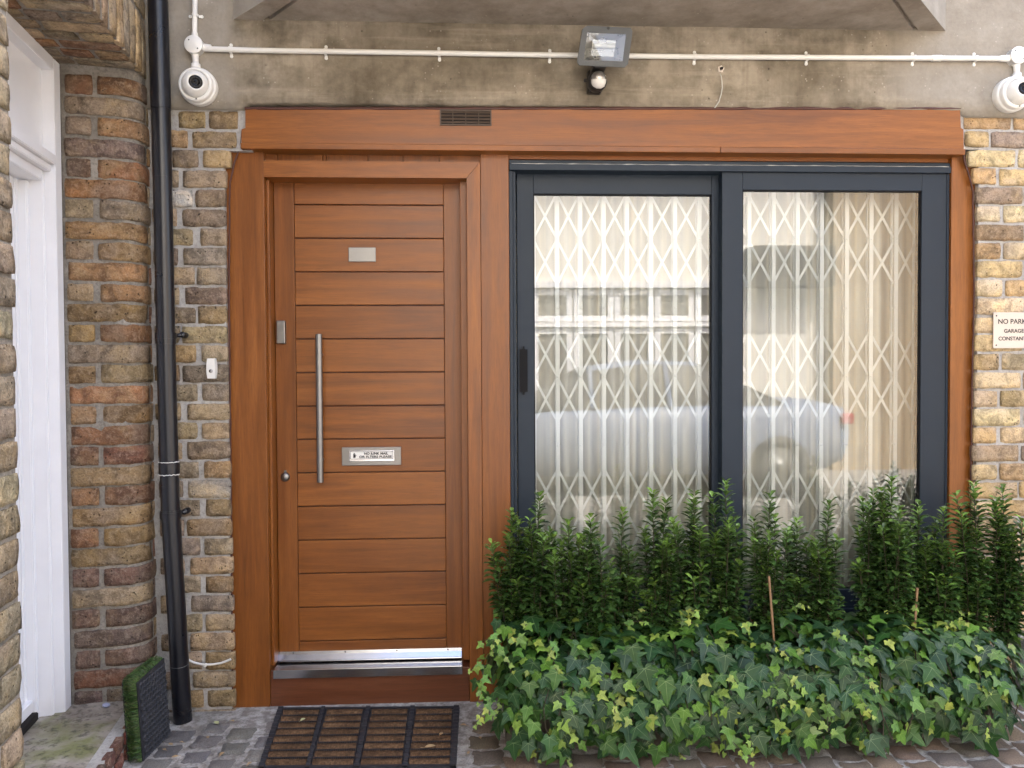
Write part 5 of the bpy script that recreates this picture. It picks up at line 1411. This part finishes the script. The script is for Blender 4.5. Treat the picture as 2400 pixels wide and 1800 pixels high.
# ================================================================== DEAD LEAVES
random.seed(5)
def litter(u, v, z, size, c, lab, rz=None, grp=None):
    p_ = atz(u, v, z); m_ = MB(); n = 9; ol = [(0, 0)]
    for i in range(1, n): ol.append((0.30*math.sin(math.pi*i/n)**0.8, i/n))
    ol.append((0, 1)); ol += [(-x*.9, y) for x, y in reversed(ol[1:-1])]
    fx, cv = rnd(.3, 1.0), rnd(-.4, .6); an = rnd(0, 6.28) if rz is None else rz
    vs_ = []
    for x, y in ol+[(0, .3), (0, .65)]:
        h = fx*abs(x)*0.8+cv*(y-.5)**2*0.7+.08; q = Vector((x*size, (y-.5)*size, h*size*.7)); vs_.append(p_+Matrix.Rotation(an, 3, 'Z') @ q)
    N2 = len(ol); fs_ = []
    for j in range(N2):
        k = (j+1) % N2; a_ = N2 if ol[j][1] < .5 else N2+1; b_ = N2 if ol[k][1] < .5 else N2+1
        fs_.append((j, k, b_)); 
        if a_ != b_: fs_.append((j, b_, a_))
    m_.add(vs_, fs_, 0, True); m_.tube([vs_[0], vs_[0]+(vs_[0]-vs_[N2]).normalized()*size*.35], 0.0006, 4)
    o = m_.build('fallen_leaf', M['dead_leaf'] if c is None else M[c], None, recalc=False); tag(o, lab, 'leaf', grp)
M['pale_leaf'] = mk_plain('pale_leaf', (0.50, 0.52, 0.26), 0.6, var=0.3, scale=60)
litter(1008, 1752, 0.026, 0.040, None, 'large curled tan leaf at the right end of the doormat')
litter(710, 1688, 0.026, 0.026, 'pale_leaf', 'pale yellow leaf near the back left of the doormat')
litter(1034, 1720, 0.026, 0.024, None, 'small upright tan leaf at the doormat right edge')
litter(507, 1696, 0.008, 0.032, 'pale_leaf', 'yellow-green leaf on the cement beside the pipe foot')
litter(1139, 1684, 0.006, 0.030, None, 'tan leaf on cement right of the doormat, nearest the door')
litter(1086, 1700, 0.006, 0.026, None, 'curled brown leaf against the doormat right border')
for (u, v) in ((385, 1758), (400, 1745), (425, 1740), (520, 1768), (585, 1790), (410, 1775), (487, 1728), (545, 1690), (1098, 1765), (1125, 1730)):
    litter(u, v, 0.008, rnd(.016, .026), None, 'small dry brown leaf scrap on the setts around the doormat', None, 'dry leaf scraps on the setts')

# ================================================================== ACROSS THE STREET (seen mirrored in the glass)
YO = -6.7
oh = thing('opposite_house', (2.0, YO, 0), 'white rendered house across the street, seen mirrored in the window', 'house')
mb = MB(); mb.box(-9, 4.55, YO-3, YO, 0, 5.2); mb.build('wall', M['render_white'], oh)
mb = MB(); mb.box(-9.1, 4.6, YO-3.1, YO+0.15, 5.2, 5.35); mb.build('roof', M['roof_dark'], oh)
def casement(x0, x1, z0, z1, name='window'):
    m_ = MB(); t_ = 0.07
    for a, b, c, d in ((x0, x1, z1-t_, z1), (x0, x1, z0, z0+t_), (x0, x0+t_, z0+t_, z1-t_), (x1-t_, x1, z0+t_, z1-t_)): m_.box(a, b, YO, YO+0.05, c, d)
    w_ = m_.build(name, M['white_paint'], oh)
    m_ = MB(); m_.add([(x0+t_, YO+0.012, z0+t_), (x1-t_, YO+0.012, z0+t_), (x1-t_, YO+0.012, z1-t_), (x0+t_, YO+0.012, z1-t_)], [(0, 1, 2, 3)]); m_.build('pane', M['far_pane'], w_, recalc=False)
for i in range(5):
    x = 0.75+i*0.53; casement(x, x+0.51, 1.93, 2.34); casement(x, x+0.51, 0.25, 1.84, 'glazed_door')
mb = MB(); mb.box(0.6, 3.5, YO, YO+0.12, 2.36, 2.44); mb.box(0.65, 3.45, YO, YO+0.09, 1.855, 1.915); mb.build('cornice', M['white_paint'], oh)
mb = MB(); mb.box(3.5, 4.54, YO, YO+0.35, 2.35, 2.85); mb.build('canopy', M['roof_dark'], oh)
for x in (-4.5, -2.6): casement(x, x+0.9, 3.3, 4.6)
casement(-3.4, -2.4, 0.2, 2.2, 'front_door'); casement(-1.6, -0.4, 0.9, 2.2)
ob = thing('opposite_house', (7.5, YO, 0), 'brown brick house across the street beside the white one, mirrored in the right pane', 'house')
mb = MB(); mb.box(4.56, 12, YO-3, YO+0.25, 0, 5.0)
def mk_far_brick():
    t = NT('far_brick'); tc2 = t.n('ShaderNodeTexCoord'); mp = t.n('ShaderNodeMapping'); t.set(mp.inputs[0], tc2.outputs['Object']); mp.inputs['Rotation'].default_value = (R(90), 0, 0)
    q = t.n('ShaderNodeTexBrick'); t.set(q.inputs['Vector'], mp.outputs[0]); q.inputs['Scale'].default_value = 4.4
    q.inputs['Color1'].default_value = (0.34, 0.25, 0.15, 1); q.inputs['Color2'].default_value = (0.44, 0.33, 0.20, 1); q.inputs['Mortar'].default_value = (0.35, 0.32, 0.28, 1)
    return t.p(color=q.outputs[0], rough=0.9)
M['far_brick'] = mk_far_brick()
mb.build('wall', M['far_brick'], ob)
mb = MB(); mb.box(4.56, 12.1, YO-3.1, YO+0.4, 5.0, 5.2); mb.build('roof', M['roof_dark'], ob)
for x in (7.6, 10.0):
    for z_ in (0.9, 3.2):
        m_ = MB(); m_.box(x, x+1.1, YO+0.25, YO+0.29, z_, z_+1.4); w_ = m_.build('window', M['white_paint'], ob)
        m_ = MB(); m_.box(x+.07, x+1.03, YO+0.2905, YO+0.295, z_+.07, z_+1.33); m_.build('pane', M['car_glass'], w_)
# parked saloon car
CX0, CYc = -0.55, -5.35
car = thing('parked_car', (CX0+2.2, CYc, 0), 'silver-blue saloon car parked across the street, mirrored in the window', 'car')
secs = [(0.00, .42, .62, .70), (0.10, .30, .70, .80), (0.5, .22, .80, .86), (1.0, .22, .90, .88), (1.35, .22, .93, .89), (2.2, .22, .95, .90), (3.1, .22, .96, .90), (3.7, .22, .97, .88), (4.15, .28, .97, .84), (4.38, .36, .92, .76), (4.43, .45, .84, .70)]
def ringsec(x, zb, zt_, hw):
    pr = [(-hw*.86, zb), (-hw*.98, zb+.12), (-hw, (zb+zt_)/2), (-hw*.97, zt_-.10), (-hw*.86, zt_-.015), (-hw*.4, zt_+.01), (hw*.4, zt_+.01), (hw*.86, zt_-.015), (hw*.97, zt_-.10), (hw, (zb+zt_)/2), (hw*.98, zb+.12), (hw*.86, zb)]
    return [(CX0+x, CYc+y, z_) for y, z_ in pr]
mb = MB(); vs_ = []
for s_ in secs: vs_ += ringsec(*s_)
n = 12
mb.add(vs_, [(i*n+k, i*n+(k+1) % n, (i+1)*n+(k+1) % n, (i+1)*n+k) for i in range(len(secs)-1) for k in range(n)]+[tuple(range(n)), tuple(range(len(vs_)-1, len(vs_)-n-1, -1))], 0, True)
body_ = mb.build('body', M['car_paint'], car)
cab = [(1.05, .90, .80), (1.75, 1.33, .62), (2.3, 1.40, .60), (2.9, 1.38, .60), (3.75, .97, .74)]
mb = MB(); vs_ = []
for x, zt_, hw in cab: vs_ += [(CX0+x, CYc-.80, .90), (CX0+x, CYc-hw, max(.905, zt_-.03)), (CX0+x, CYc-hw*.7, zt_+.01), (CX0+x, CYc+hw*.7, zt_+.01), (CX0+x, CYc+hw, max(.905, zt_-.03)), (CX0+x, CYc+.80, .90)]
mb.add(vs_, [(i*6+k, i*6+k+1, (i+1)*6+k+1, (i+1)*6+k) for i in range(4) for k in (0, 4)]+[(0*6+k, 0*6+k+1, 6+k+1, 6+k) for k in (1, 2, 3)]+[(18+k, 18+k+1, 24+k+1, 24+k) for k in (1, 2, 3)], 0)
mb.build('window_glass', M['car_glass'], car)
mb = MB(); mb.add(vs_, [(i*6+k, i*6+k+1, (i+1)*6+k+1, (i+1)*6+k) for i in (1, 2) for k in (1, 2, 3)], 0, True)
for x in (1.75, 2.55, 3.1): mb.tube([(CX0+x, CYc+.80, .91), (CX0+x-.02, CYc+.62, 1.35)], .03, 6)
mb.build('roof', M['car_paint'], car)
for x in (0.85, 3.62):
    for sg in (-1, 1):
        c_ = Vector((CX0+x, CYc+sg*0.80, .32)); m_ = MB(); m_.lathe(c_, (0, sg, 0), [(.20, -.12), (.31, -.11), (.32, 0), (.31, .09), (.22, .11), (.20, .09)], 32); w_ = m_.build('wheel', M['rubber'], car)
        m_ = MB(); m_.lathe(c_, (0, sg, 0), [(.205, .085), (.19, .095), (.06, .07), (.05, .10), (0, .10)], 20); m_.build('rim', M['galv'], w_)
for sg in (-1, 1):
    m_ = MB(); m_.box(CX0+4.30, CX0+4.425, CYc+sg*.70-.12, CYc+sg*.70+.12, .74, .85, 0, .02); m_.build('tail_light', M['tail_red'], car)
m_ = MB(); m_.box(CX0+4.43, CX0+4.45, CYc-.26, CYc+.26, .56, .67, 0, .004); m_.build('number_plate', M['sign_cream'], car)
